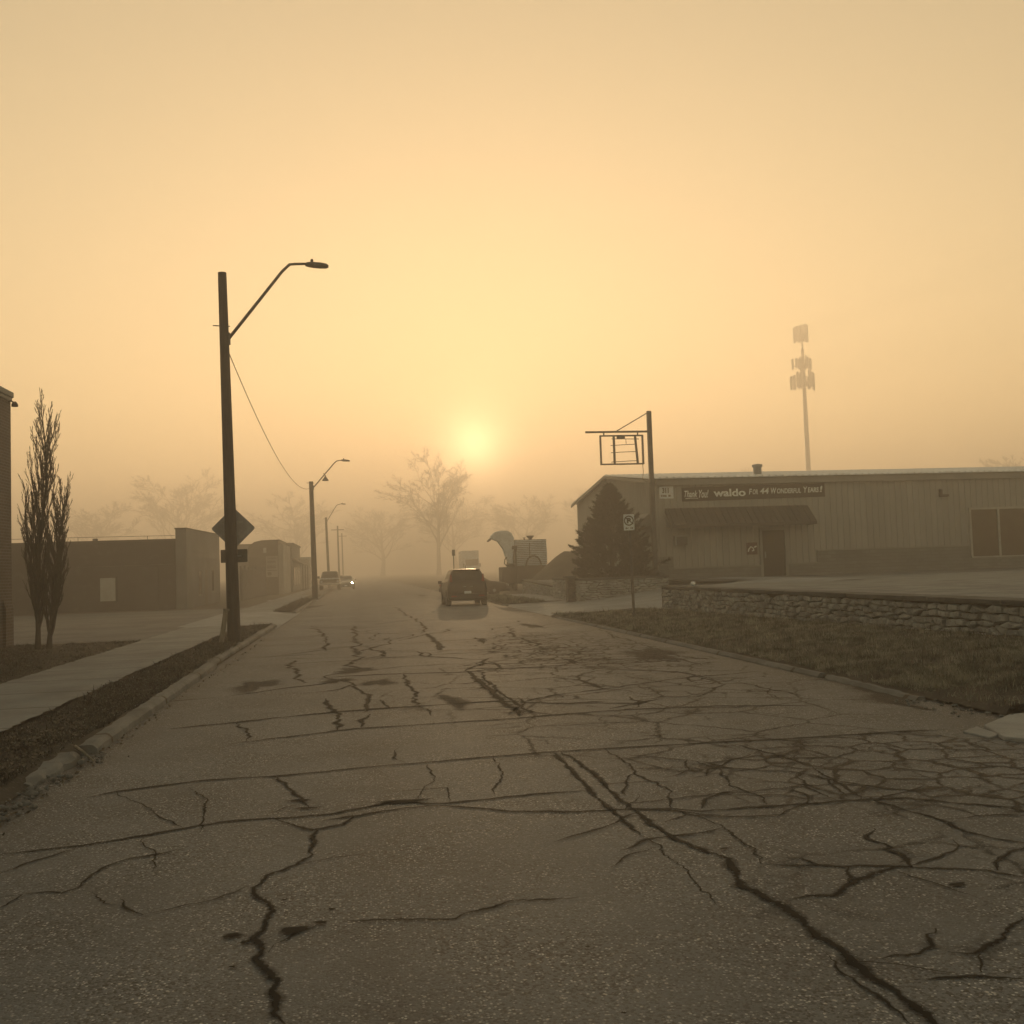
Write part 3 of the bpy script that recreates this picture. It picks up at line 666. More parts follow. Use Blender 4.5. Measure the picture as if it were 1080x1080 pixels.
def tree(name, label, loc, height, P, seed, m, group=None, trunk_frac=.75, r0=.25):
    rs = random.Random(seed); t = thing(name, label, 'tree', loc, group=group)
    tk = MB(); br = MB()
    pts = [Vector((0, 0, -.1))]; d = Vector((0, 0, 1)); rr = [r0*1.25]; n = 10
    for i in range(n):
        d = (d+Vector((rs.gauss(0, .05), rs.gauss(0, .05), .1))).normalized(); pts.append(pts[-1]+d*(height*trunk_frac/n)); rr.append(max(P['rmin'], r0*(1-.8*(i+1)/n)))
    tk.tube(pts, rr, 8)
    k = P['kids'][0]
    for i in range(k):
        t_ = P['t0']+(1-P['t0'])*(i+rs.random())/k; j = min(int(t_*n), n-1); q = pts[j].lerp(pts[j+1], t_*n-j)
        a = i*2.4+rs.uniform(-.5, .5); ang = P['ang'][0]*rs.uniform(.7, 1.25)
        nd = Vector((math.cos(a)*math.sin(ang), math.sin(a)*math.sin(ang), math.cos(ang)))
        grow(br, q, nd, height*P['len'][0]*rs.uniform(.75, 1.15)*(1-P['cone']*t_), max(P['rmin'], rr[j]*P['rk']), P['depth']-1, P, rs)
    tk.build('trunk', m, t, smooth=True); br.build('branches', m, t, smooth=True)
    return t
COLP = dict(depth=3, kids=[58, 9, 5], t0=.09, ang=[.43, .27, .3], len=[.32, .42, .42], cone=.5, rk=.55, seg=.12, wob=.055, up=.15, rmin=.0042, tap=.75)
# ------------------------------------------------------------------ left side: brick building, columnar trees
b = thing('brick_building', 'tall brown brick building corner with pale coping at the left edge', 'building', (-8.5, 27, .1), world=True)
mb = MB(); mb.box(-26, -8.5, 9, 27, 0, 6.28); mb.build('wall', M['brick'], b)
mb = MB(); mb.box(-26.05, -8.44, 8.95, 27.06, 6.28, 6.42); mb.box(-26.02, -8.47, 8.98, 27.03, 6.18, 6.279); mb.build('coping', M['coping'], b, bevel=.015)
mb = MB(); mb.box(-8.5, -8.43, 26.35, 26.9, 0, 1.05); mb.prism([(-8.5, 1.05), (-8.43, 1.05), (-8.5, 1.25)], 'y', 26.35, 26.9); mb.build('pier', M['brick'], b)
mb = MB(); mb.tube([(-8.5, 26.8, 6.15), (-8.42, 26.8, 6.17), (-8.36, 26.8, 6.12)], .02, 8); mb.lathe([(.03, 0), (.075, -.06), (.08, -.12), (.07, -.125)], (-8.34, 26.8, 6.15), 'z', 12); mb.build('flood_lamp', M['plastic'], b)
tree('columnar_tree', 'taller bare columnar tree in the lawn nearest the brick building', (-7.3, 24.95, .12), 5.7, COLP, 3, M['bark'], 'two bare columnar trees', .9, .062)
tree('columnar_tree', 'shorter bare columnar tree growing against its taller twin', (-7.1, 25.1, .12), 3.9, COLP, 8, M['bark'], 'two bare columnar trees', .9, .06)

# long low building
b = thing('workshop', 'long low dark building with a boarded window and a taller front at its street end', 'building', (-9.3, 55, .1), world=True)
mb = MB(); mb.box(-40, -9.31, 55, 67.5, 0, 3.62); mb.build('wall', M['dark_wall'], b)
mb = MB(); mb.box(-40, -9.31, 54.94, 67.56, 3.62, 3.72); mb.build('parapet_coping', M['roofing'], b)
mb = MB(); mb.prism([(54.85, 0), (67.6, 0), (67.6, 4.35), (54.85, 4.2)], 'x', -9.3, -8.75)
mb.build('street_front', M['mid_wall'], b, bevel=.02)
mb = MB(); mb.prism([(54.82, 4.2), (67.63, 4.35), (67.63, 4.42), (54.82, 4.27)], 'x', -9.33, -8.72); mb.build('front_coping', M['roofing'], b)
for i, (y0, y1, z0, z1) in enumerate(((58.9, 59.9, .75, 2.05), (64.0, 64.9, .85, 2.1))):
    mb = MB(); mb.box(-8.79, -8.742, y0, y1, z0, z1); w = mb.build('window', M['glass'], b)
    mb = MB(); mb.box(-8.745, -8.70, y0-.08, y1+.08, z0-.1, z0-.002); mb.build('sill', M['coping'], w)
mb = MB(); mb.box(-8.79, -8.742, 61.2, 62.1, 0, 2.15); mb.build('door', M['door'], b)
mb = MB(); mb.box(-13.05, -12.3, 54.95, 55.02, .62, 1.8); w = mb.build('window', M['board'], b, label='pale boarded window')
mb = MB(); mb.box(-13.12, -13.05, 54.93, 55.02, .56, 1.86); mb.box(-12.3, -12.23, 54.93, 55.02, .56, 1.86); mb.box(-13.05, -12.3, 54.93, 55.02, 1.8, 1.86); mb.box(-13.05, -12.3, 54.91, 55.02, .55, .62); mb.build('frame', M['dark_wall'], w)
MB().tube([(-15.6, 54.95, .1), (-15.6, 54.95, 3.6)], .05, 8).build('downpipe', M['pole_metal'], b)
MB().box(-11.3, -10.2, 54.965, 55.02, .1, 2.3).build('bricked_doorway', M['mid_wall2'], b)
MB().tube([(-14.2, 54.97, 2.4), (-9.5, 54.97, 2.42)], .02, 6).build('conduit', M['pole_metal'], b)
for x, y, h, r in ((-13.76, 57, .32, .13), (-11.9, 57.5, .22, .1), (-12.6, 58, .12, .08)):
    mb = MB(); mb.lathe([(.04, 0), (.04, h*.55), (r, h*.55), (r*1.05, h*.95), (r*.5, h)], (x, y, 3.6), 'z', 14); mb.build('roof_vent', M['pole_metal'], b)
mb = MB(); mb.tube([(-24, 56.5, 3.95), (-16, 56.5, 3.98), (-9.6, 56.5, 3.95)], .012, 5)
for x in (-22, -18, -14.5, -11): mb.tube([(x, 56.5, 3.6), (x, 56.5, 3.96)], .012, 5)
mb.build('roof_rail', M['pole_metal'], b)

# board fence between the buildings
f = thing('board_fence', 'weathered wooden board fence running between the long dark building and the shop', 'fence', (-7.4, 68, .1), world=True)
fy = [68.2+i*2.45 for i in range(8)]
for i, y in enumerate(fy):
    mb = MB(); mb.box(-7.58, -7.46, y-.06, y+.06, 0, 2.35+.05*math.sin(i*2)); mb.build('post', M['fence'], f)
for i in range(7):
    mb = MB(); n = 14
    for k in range(n):
        y0 = fy[i]+.08+(2.45-.16)*k/n; mb.box(-7.455+.01*(k % 2), -7.42+.01*(k % 2), y0, y0+(2.29/n)*random.uniform(.78, .95), .12, 2.1+random.uniform(-.09, .1))
    for z in (.5, 1.7): mb.box(-7.5, -7.457, fy[i]+.06, fy[i+1]-.06, z, z+.09)
    mb.build('panel', M['fence'], f)

# shop with signboard, two more low fronts
b = thing('shop_building', 'brown gabled shop end with a pale lettered signboard beyond the board fence', 'building', (-8, 88, .1), world=True)
mb = MB(); mb.prism([(-9.05, 0), (-6.6, 0), (-6.6, 4.6), (-7.9, 4.58), (-8.5, 4.45), (-8.95, 4.1), (-9.05, 3.6)], 'y', 88, 97); mb.build('wall', M['brown_wall'], b)
mb = MB(); mb.prism([(-9.15, 3.55), (-9.02, 4.16), (-8.55, 4.53), (-7.92, 4.66), (-6.5, 4.68), (-6.5, 4.605), (-7.9, 4.585), (-8.5, 4.455), (-8.952, 4.105), (-9.055, 3.55)], 'y', 87.9, 97.1); mb.build('roof', M['roofing'], b)
mb = MB(); mb.box(-7.62, -6.66, 87.93, 88.02, 1.55, 3.3); sg = mb.build('sign_board', M['pale_wall'], b)
mb = MB()
def word_bars(mb, x0, x1, z0, z1, n, y):
    w = (x1-x0)/n
    for k in range(n):
        a = x0+k*w; mb.box(a, a+w*.22, y, y+.02, z0, z1); mb.box(a+w*.5, a+w*.72, y, y+.02, z0, z1)
        q = random.choice((0, 1, 2)); zz = (z0+z1)/2 if q == 0 else z1-.07 if q == 1 else z0+.07
        mb.box(a+w*.22, a+w*.5, y, y+.02, zz-.035, zz+.035)
word_bars(mb, -7.5, -6.8, 2.72, 2.92, 5, 87.905); word_bars(mb, -7.52, -6.78, 2.28, 2.55, 4, 87.905); mb.box(-7.55, -6.72, 87.905, 87.925, 2.08, 2.14); mb.box(-7.5, -6.78, 87.905, 87.925, 3.1, 3.16)
mb.box(-7.52, -7.2, 87.905, 87.925, 1.7, 1.98)
mb.build('lettering', M['brown_wall'], sg)
mb = MB(); mb.box(-7.83, -7.58, 87.93, 88.02, 3.6, 4.02); mb.build('window', M['board'], b)
mb = MB(); mb.box(-6.6, -6.2, 87.8, 97, 0, 4.3); mb.build('pilaster', M['pale_wall'], b)
b = thing('storefront', 'pale flat storefront with dark windows behind the gabled shop', 'building', (-6.3, 100, .1), world=True)
mb = MB(); mb.box(-12, -6.15, 99, 112, 0, 4.55); mb.build('wall', M['mid_wall'], b)
mb = MB(); mb.box(-12.1, -6.05, 98.9, 112.1, 4.55, 4.72); mb.build('coping', M['brown_wall'], b)
mb = MB(); mb.prism([(-6.15, 3.1), (-5.2, 2.6), (-5.2, 2.72), (-6.15, 3.3)], 'y', 100, 110); mb.build('canopy', M['brown_wall'], b)
for y in (101, 104.5, 108):
    mb = MB(); mb.box(-6.18, -6.12, y, y+2, .7, 2.4); mb.build('window', M['glass'], b)
for y in (100.3, 105, 109.7):
    mb = MB(); mb.box(-5.32, -5.22, y-.05, y+.05, 0, 2.6); mb.build('post', M['brown_wall'], b)
b = thing('storefront', 'lowest pale storefront with a light roof edge farthest down the left side', 'building', (-6.5, 122, .1), world=True)
mb = MB(); mb.box(-13, -5.6, 121, 138, 0, 3.5); mb.build('wall', M['pale_wall'], b)
mb = MB(); mb.box(-13.1, -5.5, 120.9, 138.1, 3.5, 3.72); mb.build('roof_edge', M['board'], b)
mb = MB(); mb.box(-5.63, -5.57, 124, 126, .6, 2.4); mb.build('window', M['glass'], b)

# ------------------------------------------------------------------ street lamps, wire, signs on the pole
def lamp(label, y, bx, tx, top, az, bend, end, r0, r1, clamp_light=None):
    t = thing('street_lamp', label, 'street lamp', (bx, y, .1), group='street lamps along the kerb', world=True)
    mb = MB(); n = 9
    mb.tube([(bx+(tx-bx)*i/n, y, .0+(top)*i/n) for i in range(n+1)], [r0+(r1-r0)*i/n for i in range(n+1)], 14)
    mb.build('pole', M['wood_pole'], t, smooth=False)
    xa = bx+(tx-bx)*az/top+r1
    a = Vector((xa, y, az)); bd = Vector((bend[0], y, bend[1])); e = Vector((end[0]-.5, y, end[1]))
    path = [a+(bd-a)*q for q in (0, .3, .6, .9)]+[bd+Vector((-.02, 0, .0))*0+(e-bd)*.08+Vector((0, 0, -.01)), bd+(e-bd)*.35, e]
    mb = MB(); mb.tube(path, [.04, .04, .038, .036, .035, .034, .032], 8); mb.build('arm', M['pole_metal'], t, smooth=True)
    mb = MB(); mb.box(xa-.05, xa+.04, y-.06, y+.06, az-.14, az+.14); mb.tube([(xa-2*r1-.16, y, az+.32), (xa+.04, y, az+.3)], .016, 6); mb.build('bracket', M['pole_metal'], t, bevel=.01)
    # cobra head
    hx = end[0]; hz = end[1]
    prof = [(hx-.56, .055, .045), (hx-.5, .075, .07), (hx-.38, .12, .08), (hx-.2, .15, .075), (hx-.06, .13, .06), (hx-.005, .07, .03)]
    mb = MB(); nn = 12; b0 = 0
    for (x, w, h) in prof:
        for k in range(nn):
            a_ = 2*math.pi*k/nn; zz = math.sin(a_); mb.v.append((x, y+w*math.cos(a_), hz-.02-(x-hx+.56)*.07+h*(zz if zz > 0 else zz*.75)))
    for i in range(len(prof)-1):
        for k in range(nn): a_ = i*nn+k; b_ = i*nn+(k+1) % nn; mb.f.append((a_, b_, b_+nn, a_+nn))
    mb.f.append(tuple(range(nn))[::-1]); mb.f.append(tuple(range((len(prof)-1)*nn, len(prof)*nn)))
    hd = mb.build('lamp_head', M['pole_metal'], t, smooth=True)
    mb = MB(); mb.lathe([(.035, 0), (.035, .06), (.028, .085)], (hx-.4, y, hz+.03), 'z', 10); mb.build('photocell', M['plastic'], hd)
    if clamp_light:
        x, z = clamp_light; mb = MB(); mb.lathe([(.03, 0), (.06, -.1), (.2, -.3), (.21, -.34), (.17, -.35)], (x, y, z), 'z', 14); mb.tube([(x, y, z-.02), (x-.12, y, z+.14)], .025, 6); mb.build('flood_light', M['pole_metal'], t, smooth=False)
    return t
lamp('nearest wooden street lamp pole carrying the diamond sign', 24.9, -2.92, -3.05, 8.9, 7.3, (-1.5, 9.13), (-.53, 9.14), .155, .1)
lamp('second street lamp down the road with a small floodlight on its arm', 66.7, -2.76, -2.86, 7.6, 7.2, (-1.25, 8.9), (-.36, 8.95), .19, .13, (-1.95, 7.98))
lamp('faint third street lamp behind the parked pickup', 120, -3.35, -3.55, 8.2, 7.8, (-2.3, 9.6), (-1.25, 9.75), .16, .12)
for i, (x, y, h, lb) in enumerate(((-3.0, 165, 9.2, 'thin far utility pole just behind the third street lamp'), (-3.1, 215, 10.0, 'faintest utility pole farthest down the left kerb'))):
    t = thing('utility_pole', lb, 'utility pole', (x, y, .1), group='far utility poles')
    mb = MB(); mb.tube([(0, 0, 0), (-.1, 0, h)], [.16, .11], 8); mb.build('pole', M['wood_pole'], t)
    mb = MB(); mb.box(-1.1, .9, -.06, .06, h-.7, h-.58); mb.build('crossarm', M['wood_pole'], t)
mb = MB(); n = 40; A = Vector((-2.96, 24.9, 7.05)); B = Vector((-3.0, 66.7, 7.15))
mb.tube([tuple(A.lerp(B, i/n)-Vector((0, 0, 4*1.0*(i/n)*(1-i/n)))) for i in range(n+1)], .011, 5)
tag(mb.build('overhead_wire', M['wire'], smooth=True), 'thin black wire sagging from the nearest lamp pole to the second one', 'wire')
# diamond warning sign seen from the back
t = thing('warning_sign', 'diamond road sign seen from its plain grey back on the wooden pole', 'road sign', (-2.92, 25.12, 2.78), world=True)
def rounded(pts, r, n=4):
    out = []; N = len(pts)
    for i in range(N):
        p = Vector(pts[i]); a = (Vector(pts[i-1])-p).normalized(); b2 = (Vector(pts[(i+1) % N])-p).normalized()
        for k in range(n+1):
            q = k/n; v = p+a*r*(1-q)**2+b2*r*q*q; out.append((v.x, v.y))
    return out
mb = MB(); mb.prism(rounded([(-2.92-.515, 2.775), (-2.92, 2.775-.515), (-2.92+.515, 2.775), (-2.92, 2.775+.515)], .06), 'y', 25.095, 25.1); mb.build('sign_panel', M['sign_back'], t)
for z in (2.9, 2.56): MB().box(-3.18, -2.68, 25.06, 25.094, z, z+.04).build('mounting_strap', M['galv'], t)
t = thing('sign_plate', 'small dark rectangular plate below the diamond sign on the pole', 'road sign', (-2.92, 25.1, 2.1), world=True)
mb = MB(); mb.prism(rounded([(-3.22, 1.96), (-2.6, 1.965), (-2.6, 2.275), (-3.22, 2.27)], .025), 'y', 25.07, 25.076); mb.build('sign_panel', M['plate_back'], t)
mb = MB(); mb.box(-3.1, -2.74, 25.04, 25.069, 2.1, 2.13); mb.build('mounting_strap', M['galv'], t)
mb = MB(); mb.obox((-3.14, 24.75, .46), (.055, .025, .42), Matrix.Rotation(rad(9), 3, 'Y')); mb.obox((-3.07, 24.75, .86), (.07, .035, .025), Matrix.Rotation(rad(9), 3, 'Y'))
tag(mb.build('wooden_stake', M['stake'], bevel=.006), 'pale wooden stake leaning against the foot of the lamp pole', 'stake')

# ------------------------------------------------------------------ metal building on the right
FY = 45.5; FX = 13.62; EZ = 5.46; RZ = 6.4; BX1 = 52; BY1 = 62.6; Z0 = .8
b = thing('metal_building', 'low tan metal-sided building with a dark awning, banner and stone base behind the retaining wall', 'building', (FX, FY, Z0), world=True)
mb = MB()
mb.prism([(FY, Z0-.1), (BY1, Z0-.1), (BY1, EZ), ((FY+BY1)/2, RZ), (FY, EZ)], 'x', FX, BX1)
x = FX+.12; openings = [(18.55, 19.8), (29.15, 40.0)]
while x < BX1:
    z0 = 1.95 if x > 21.3 or x < 14.3 else 1.4
    if 18.5 < x < 19.85: z0 = 3.15
    if 29.1 < x < 40.05:
        mb.prism([(x-.035, FY), (x-.02, FY-.028), (x+.02, FY-.028), (x+.035, FY)], 'z', 3.78, EZ-.03)
    else: mb.prism([(x-.035, FY), (x-.02, FY-.028), (x+.02, FY-.028), (x+.035, FY)], 'z', z0, EZ-.03)
    x += .3
y = FY+.15
while y < BY1-.05:
    zt = EZ+(RZ-EZ)*(1-abs(y-(FY+BY1)/2)/((BY1-FY)/2))-.06
    mb.prism([(FX, y-.035), (FX-.028, y-.02), (FX-.028, y+.02), (FX, y+.035)], 'z', 1.0, zt); y += .3
mb.build('wall', M['siding'], b)
# roof with standing ribs
mb = MB(); ym = (FY+BY1)/2; o1 = .3
for (ya, yb) in ((FY-o1, ym), (BY1+o1, ym)):
    sl = (RZ-EZ)/(ym-FY); za = RZ-abs(ya-ym)*sl+.05; zb = RZ+.05
    mb.add([(FX-.3, ya, za), (BX1, ya, za), (BX1, yb, zb), (FX-.3, yb, zb), (FX-.3, ya, za+.03), (BX1, ya, za+.03), (BX1, yb, zb+.03), (FX-.3, yb, zb+.03)],
           [(0, 1, 2, 3), (4, 7, 6, 5), (0, 4, 5, 1), (1, 5, 6, 2), (2, 6, 7, 3), (3, 7, 4, 0)])
    x = FX-.2
    while x < BX1:
        mb.add([(x-.05, ya-.004, za+.03), (x+.05, ya-.004, za+.03), (x+.025, ya-.004, za+.085), (x-.025, ya-.004, za+.085), (x-.05, yb, zb+.03), (x+.05, yb, zb+.03), (x+.025, yb, zb+.085), (x-.025, yb, zb+.085)],
               [(0, 1, 2, 3), (4, 7, 6, 5), (1, 5, 6, 2), (3, 2, 6, 7), (0, 3, 7, 4)]); x += .33
rf = mb.build('roof', M['metal_roof'], b)
mb = MB(); mb.box(FX-.02, BX1, FY-.2, FY-.035, EZ-.28, EZ+.0); mb.build('fascia', M['siding_trim'], b)
mb = MB(); sl = (RZ-EZ)/(ym-FY)
mb.prism([(FY-.3, EZ-.02-.3*sl), (ym, RZ+.045), (BY1+.3, EZ-.02-.3*sl), (BY1+.3, EZ-.16-.3*sl), (ym, RZ-.1), (FY-.3, EZ-.16-.3*sl)], 'x', FX-.33, FX-.302); mb.build('gable_trim', M['siding_trim'], b)
mb = MB(); mb.lathe([(.2, 0), (.2, .55), (.25, .56), (.25, .68), (.2, .69), (.05, .72)], (19.35, FY+1.9, EZ+.12), 'z', 16); mb.build('roof_vent', M['galv'], rf)
# stone wainscot
mb = MB()
for (x0, x1, z1) in ((FX-.06, 14.3, 1.9), (14.3, 18.5, 1.33), (19.85, 21.3, 1.38), (21.3, 29.05, 1.95), (29.05, 40.1, 1.4), (40.1, BX1, 1.95)):
    mb.box(x0, x1-.002, FY-.11, FY+.02, Z0-.1, z1)
ws = mb.build('stone_base', M['wains'], b)
mb = MB()
for (x0, x1, z1) in ((FX-.08, 14.31, 1.9), (14.315, 18.5, 1.33), (19.85, 21.29, 1.38), (21.3, 29.05, 1.95), (40.1, BX1, 1.95)):
    MB().box(x0, x1, FY-.14, FY-.03, z1+.001, z1+.06).build('ledge', M['siding_trim'], ws)
# awning
mb = MB()
x0, x1 = 14.0, 20.95
mb.add([(x0, FY-.03, 4.12), (x1, FY-.03, 4.12), (x0+.02, FY-.95, 3.33), (x1+.02, FY-.95, 3.33), (x0+.02, FY-.95, 3.18), (x1+.02, FY-.95, 3.18), (x0, FY-.03, 3.9), (x1, FY-.03, 3.9)],
       [(0, 2, 3, 1), (2, 4, 5, 3), (4, 6, 7, 5), (0, 6, 4, 2), (1, 3, 5, 7)])
k = x0+.15
while k < x1:
    mb.add([(k-.03, FY-.06, 4.1), (k+.03, FY-.06, 4.1), (k+.03, FY-.96, 3.32), (k-.03, FY-.96, 3.32), (k, FY-.06, 4.16), (k, FY-.97, 3.37)], [(0, 4, 5, 3), (1, 2, 5, 4), (3, 5, 2)]); k += .31
aw = mb.build('awning', M['awning'], b)
mb = MB()
for xx in (x0+.1, x1-.1): mb = MB(); mb.tube([(xx, FY-.9, 3.2), (xx, FY-.05, 3.2)], .02, 6); mb.tube([(xx, FY-.9, 3.2), (xx, FY-.05, 3.85)], .02, 6); mb.build('bracket', M['awning'], aw)
# door
mb = MB(); mb.box(18.62, 19.72, FY-.06, FY+.03, Z0, 2.98); dr = mb.build('door', M['door'], b)
mb = MB(); mb.box(18.5, 18.62, FY-.115, FY+.03, Z0, 3.1); mb.box(19.72, 19.85, FY-.115, FY+.03, Z0, 3.1); mb.box(18.62, 19.72, FY-.1, FY+.03, 2.98, 3.1); mb.build('frame', M['siding_trim'], dr)
mb = MB(); mb.box(18.82, 19.2, FY-.064, FY-.058, 2.45, 2.72); mb.build('window', M['glass'], dr)
mb = MB(); mb.tube([(18.75, FY-.06, 1.85), (18.75, FY-.12, 1.85)], .03, 8); mb.box(18.72, 18.78, FY-.075, FY-.061, 1.7, 2.0); mb.build('handle', M['galv'], dr)
# window
mb = MB(); mb.box(29.2, 40, FY-.012, FY+.01, 1.45, 3.7); wn = mb.build('window', M['glass'], b)
mb = MB()
for xx in (29.2, 30.68, 32.4, 34.1, 35.8, 37.5, 39.9): mb.box(xx-.05, xx+.05, FY-.07, FY-.013, 1.45, 3.7)
mb.box(29.15, 39.95, FY-.08, FY-.012, 3.701, 3.8); mb.box(29.15, 39.95, FY-.12, FY-.012, 1.38, 1.449); mb.build('frame', M['frame_al'], wn)
# wall fittings
mb = MB(); mb.box(27.65, 27.78, FY-.16, FY-.02, 4.35, 4.72); mb.box(27.78, 28.1, FY-.16, FY-.04, 4.35, 4.47); mb.build('wall_light', M['plastic'], b, bevel=.01)
mb = MB(); mb.box(14.4, 14.95, FY-.3, FY-.03, 2.42, 2.84); ac = mb.build('meter_box', M['plate_back'], b, bevel=.015)
mb = MB(); mb.box(14.36, 14.99, FY-.33, FY-.301, 2.8, 2.86); mb.box(14.36, 14.42, FY-.33, FY-.301, 2.4, 2.8); mb.build('frame', M['galv'], ac)
mb = MB(); mb.add([(FX-.02, FY+1.0, 4.0), (FX-.02, FY+2.8, 4.0), (FX-.8, FY+1.0, 3.35), (FX-.8, FY+2.8, 3.35), (FX-.02, FY+1.0, 3.35), (FX-.02, FY+2.8, 3.35)], [(0, 2, 3, 1), (0, 4, 2), (1, 3, 5), (2, 4, 5, 3)])
mb.build('side_awning', M['siding_trim'], b)
# banner, plate and plaque hung on the wall
dg = None
def text_mesh(txt, name, m, parent, x0, x1, z0, z1, y, shear=0., off=0.):
    global dg
    cu = bpy.data.curves.new('t', 'FONT'); cu.body = txt; cu.size = 1; cu.shear = shear; cu.offset = off; cu.extrude = .006/1.
    to = bpy.data.objects.new('t', cu); COL.objects.link(to); bpy.context.view_layer.update()
    me = bpy.data.meshes.new_from_object(to.evaluated_get(bpy.context.evaluated_depsgraph_get()))
    bpy.data.objects.remove(to)
    n = len(me.vertices); co = np.empty(n*3, np.float32); me.vertices.foreach_get('co', co); co = co.reshape(-1, 3)
    mn, mx = co.min(0), co.max(0); out = np.empty_like(co)
    out[:, 0] = x0+(co[:, 0]-mn[0])/(mx[0]-mn[0])*(x1-x0); out[:, 2] = z0+(co[:, 1]-mn[1])/(mx[1]-mn[1])*(z1-z0); out[:, 1] = y-.004-co[:, 2]
    return out, [tuple(p.vertices) for p in me.polygons]
def text_part(pieces, name, m, parent):
    mb = MB()
    for p in pieces:
        v, f_ = text_mesh(*p[:1], name, m, parent, *p[1:]); mb.add([tuple(map(float, q)) for q in v], f_)
    return mb.build(name, m, parent)
t = thing('banner_sign', 'long black banner thanking the neighbourhood, above the dark awning', 'sign', (18, FY-.2, 4.4), world=True)
BY = FY-.045
SX = 45.45/45.
mb = MB(); mb.prism([(14.85, 4.42), (21.85, 4.5), (21.85, 5.14), (14.85, 5.07)], 'y', BY, BY+.012); bn = mb.build('board', M['banner'], t)
sc = 7.0/150.  # metres per photo pixel along the sign
def sx(px): return 14.85+(px-718.5)*sc
pcs = [('Thank', sx(721), sx(734.5), 4.62, 4.92, BY, .35, .015), ('You!', sx(736), sx(746), 4.58, 4.95, BY, .35, .015),
       ('waldo', sx(751), sx(784.5), 4.61, 4.97, BY, 0, .03)]
z_, Zc, Zs = 4.68, 4.96, 4.92
for s_t, a, bb, hgt in (('F', 788, 791.5, 1.), ('OR', 792, 797.5, .86), ('44', 799.5, 809, 1.06), ('W', 811, 817, 1.05), ('ONDERFUL', 817.5, 843, .88), ('Y', 845.5, 850, 1.05), ('EARS', 850.3, 862, .9), ('!', 863, 866, 1.1)):
    pcs.append((s_t, sx(a), sx(bb), z_+.01*(a-788)/20, z_+.01*(a-788)/20+.27*hgt, BY, .15, .025))
text_part(pcs, 'lettering', M['letter'], bn)
mb = MB(); mb.tube([(sx(722), BY-.004, 4.55), (sx(728), BY-.006, 4.575), (sx(735), BY-.004, 4.56)], .014, 5); mb.build('underline', M['letter'], bn)
t = thing('address_sign', 'small white number sign at the corner of the metal building', 'sign', (14.0, FY-.2, 4.6), world=True)
mb = MB(); mb.box(13.78, 14.45, BY, BY+.01, 4.58, 5.14); bn = mb.build('board', M['white'], t)
text_part([('311', 13.92, 14.22, 4.83, 5.07, BY, 0, .04)], 'number', M['signblack'], bn)
mb = MB()
for (a, c2) in ((13.85, 13.9), (13.925, 13.98), (14.0, 14.05), (14.065, 14.11), (14.2, 14.28), (14.29, 14.32)): mb.box(a, c2, BY-.006, BY-.001, 4.66, 4.75)
mb.build('street_name', M['signblack'], bn)
t = thing('wall_plaque', 'small square maroon plaque with a pale swirl beside the dark door', 'sign', (18.1, FY-.2, 1.9), world=True)
mb = MB(); mb.box(17.85, 18.38, FY-.07, FY-.03, 1.88, 2.44); pl = mb.build('board', M['plaque'], t, bevel=.02)
mb = MB(); mb.tube([(17.92, FY-.073, 2.02), (17.96, FY-.075, 2.14), (18.05, FY-.075, 2.24), (18.15, FY-.075, 2.2), (18.2, FY-.075, 2.07), (18.1, FY-.075, 2.05)], .03, 6); mb.tube([(18.22, FY-.075, 2.22), (18.33, FY-.075, 2.26)], .035, 6); mb.build('swirl', M['letter'], pl)

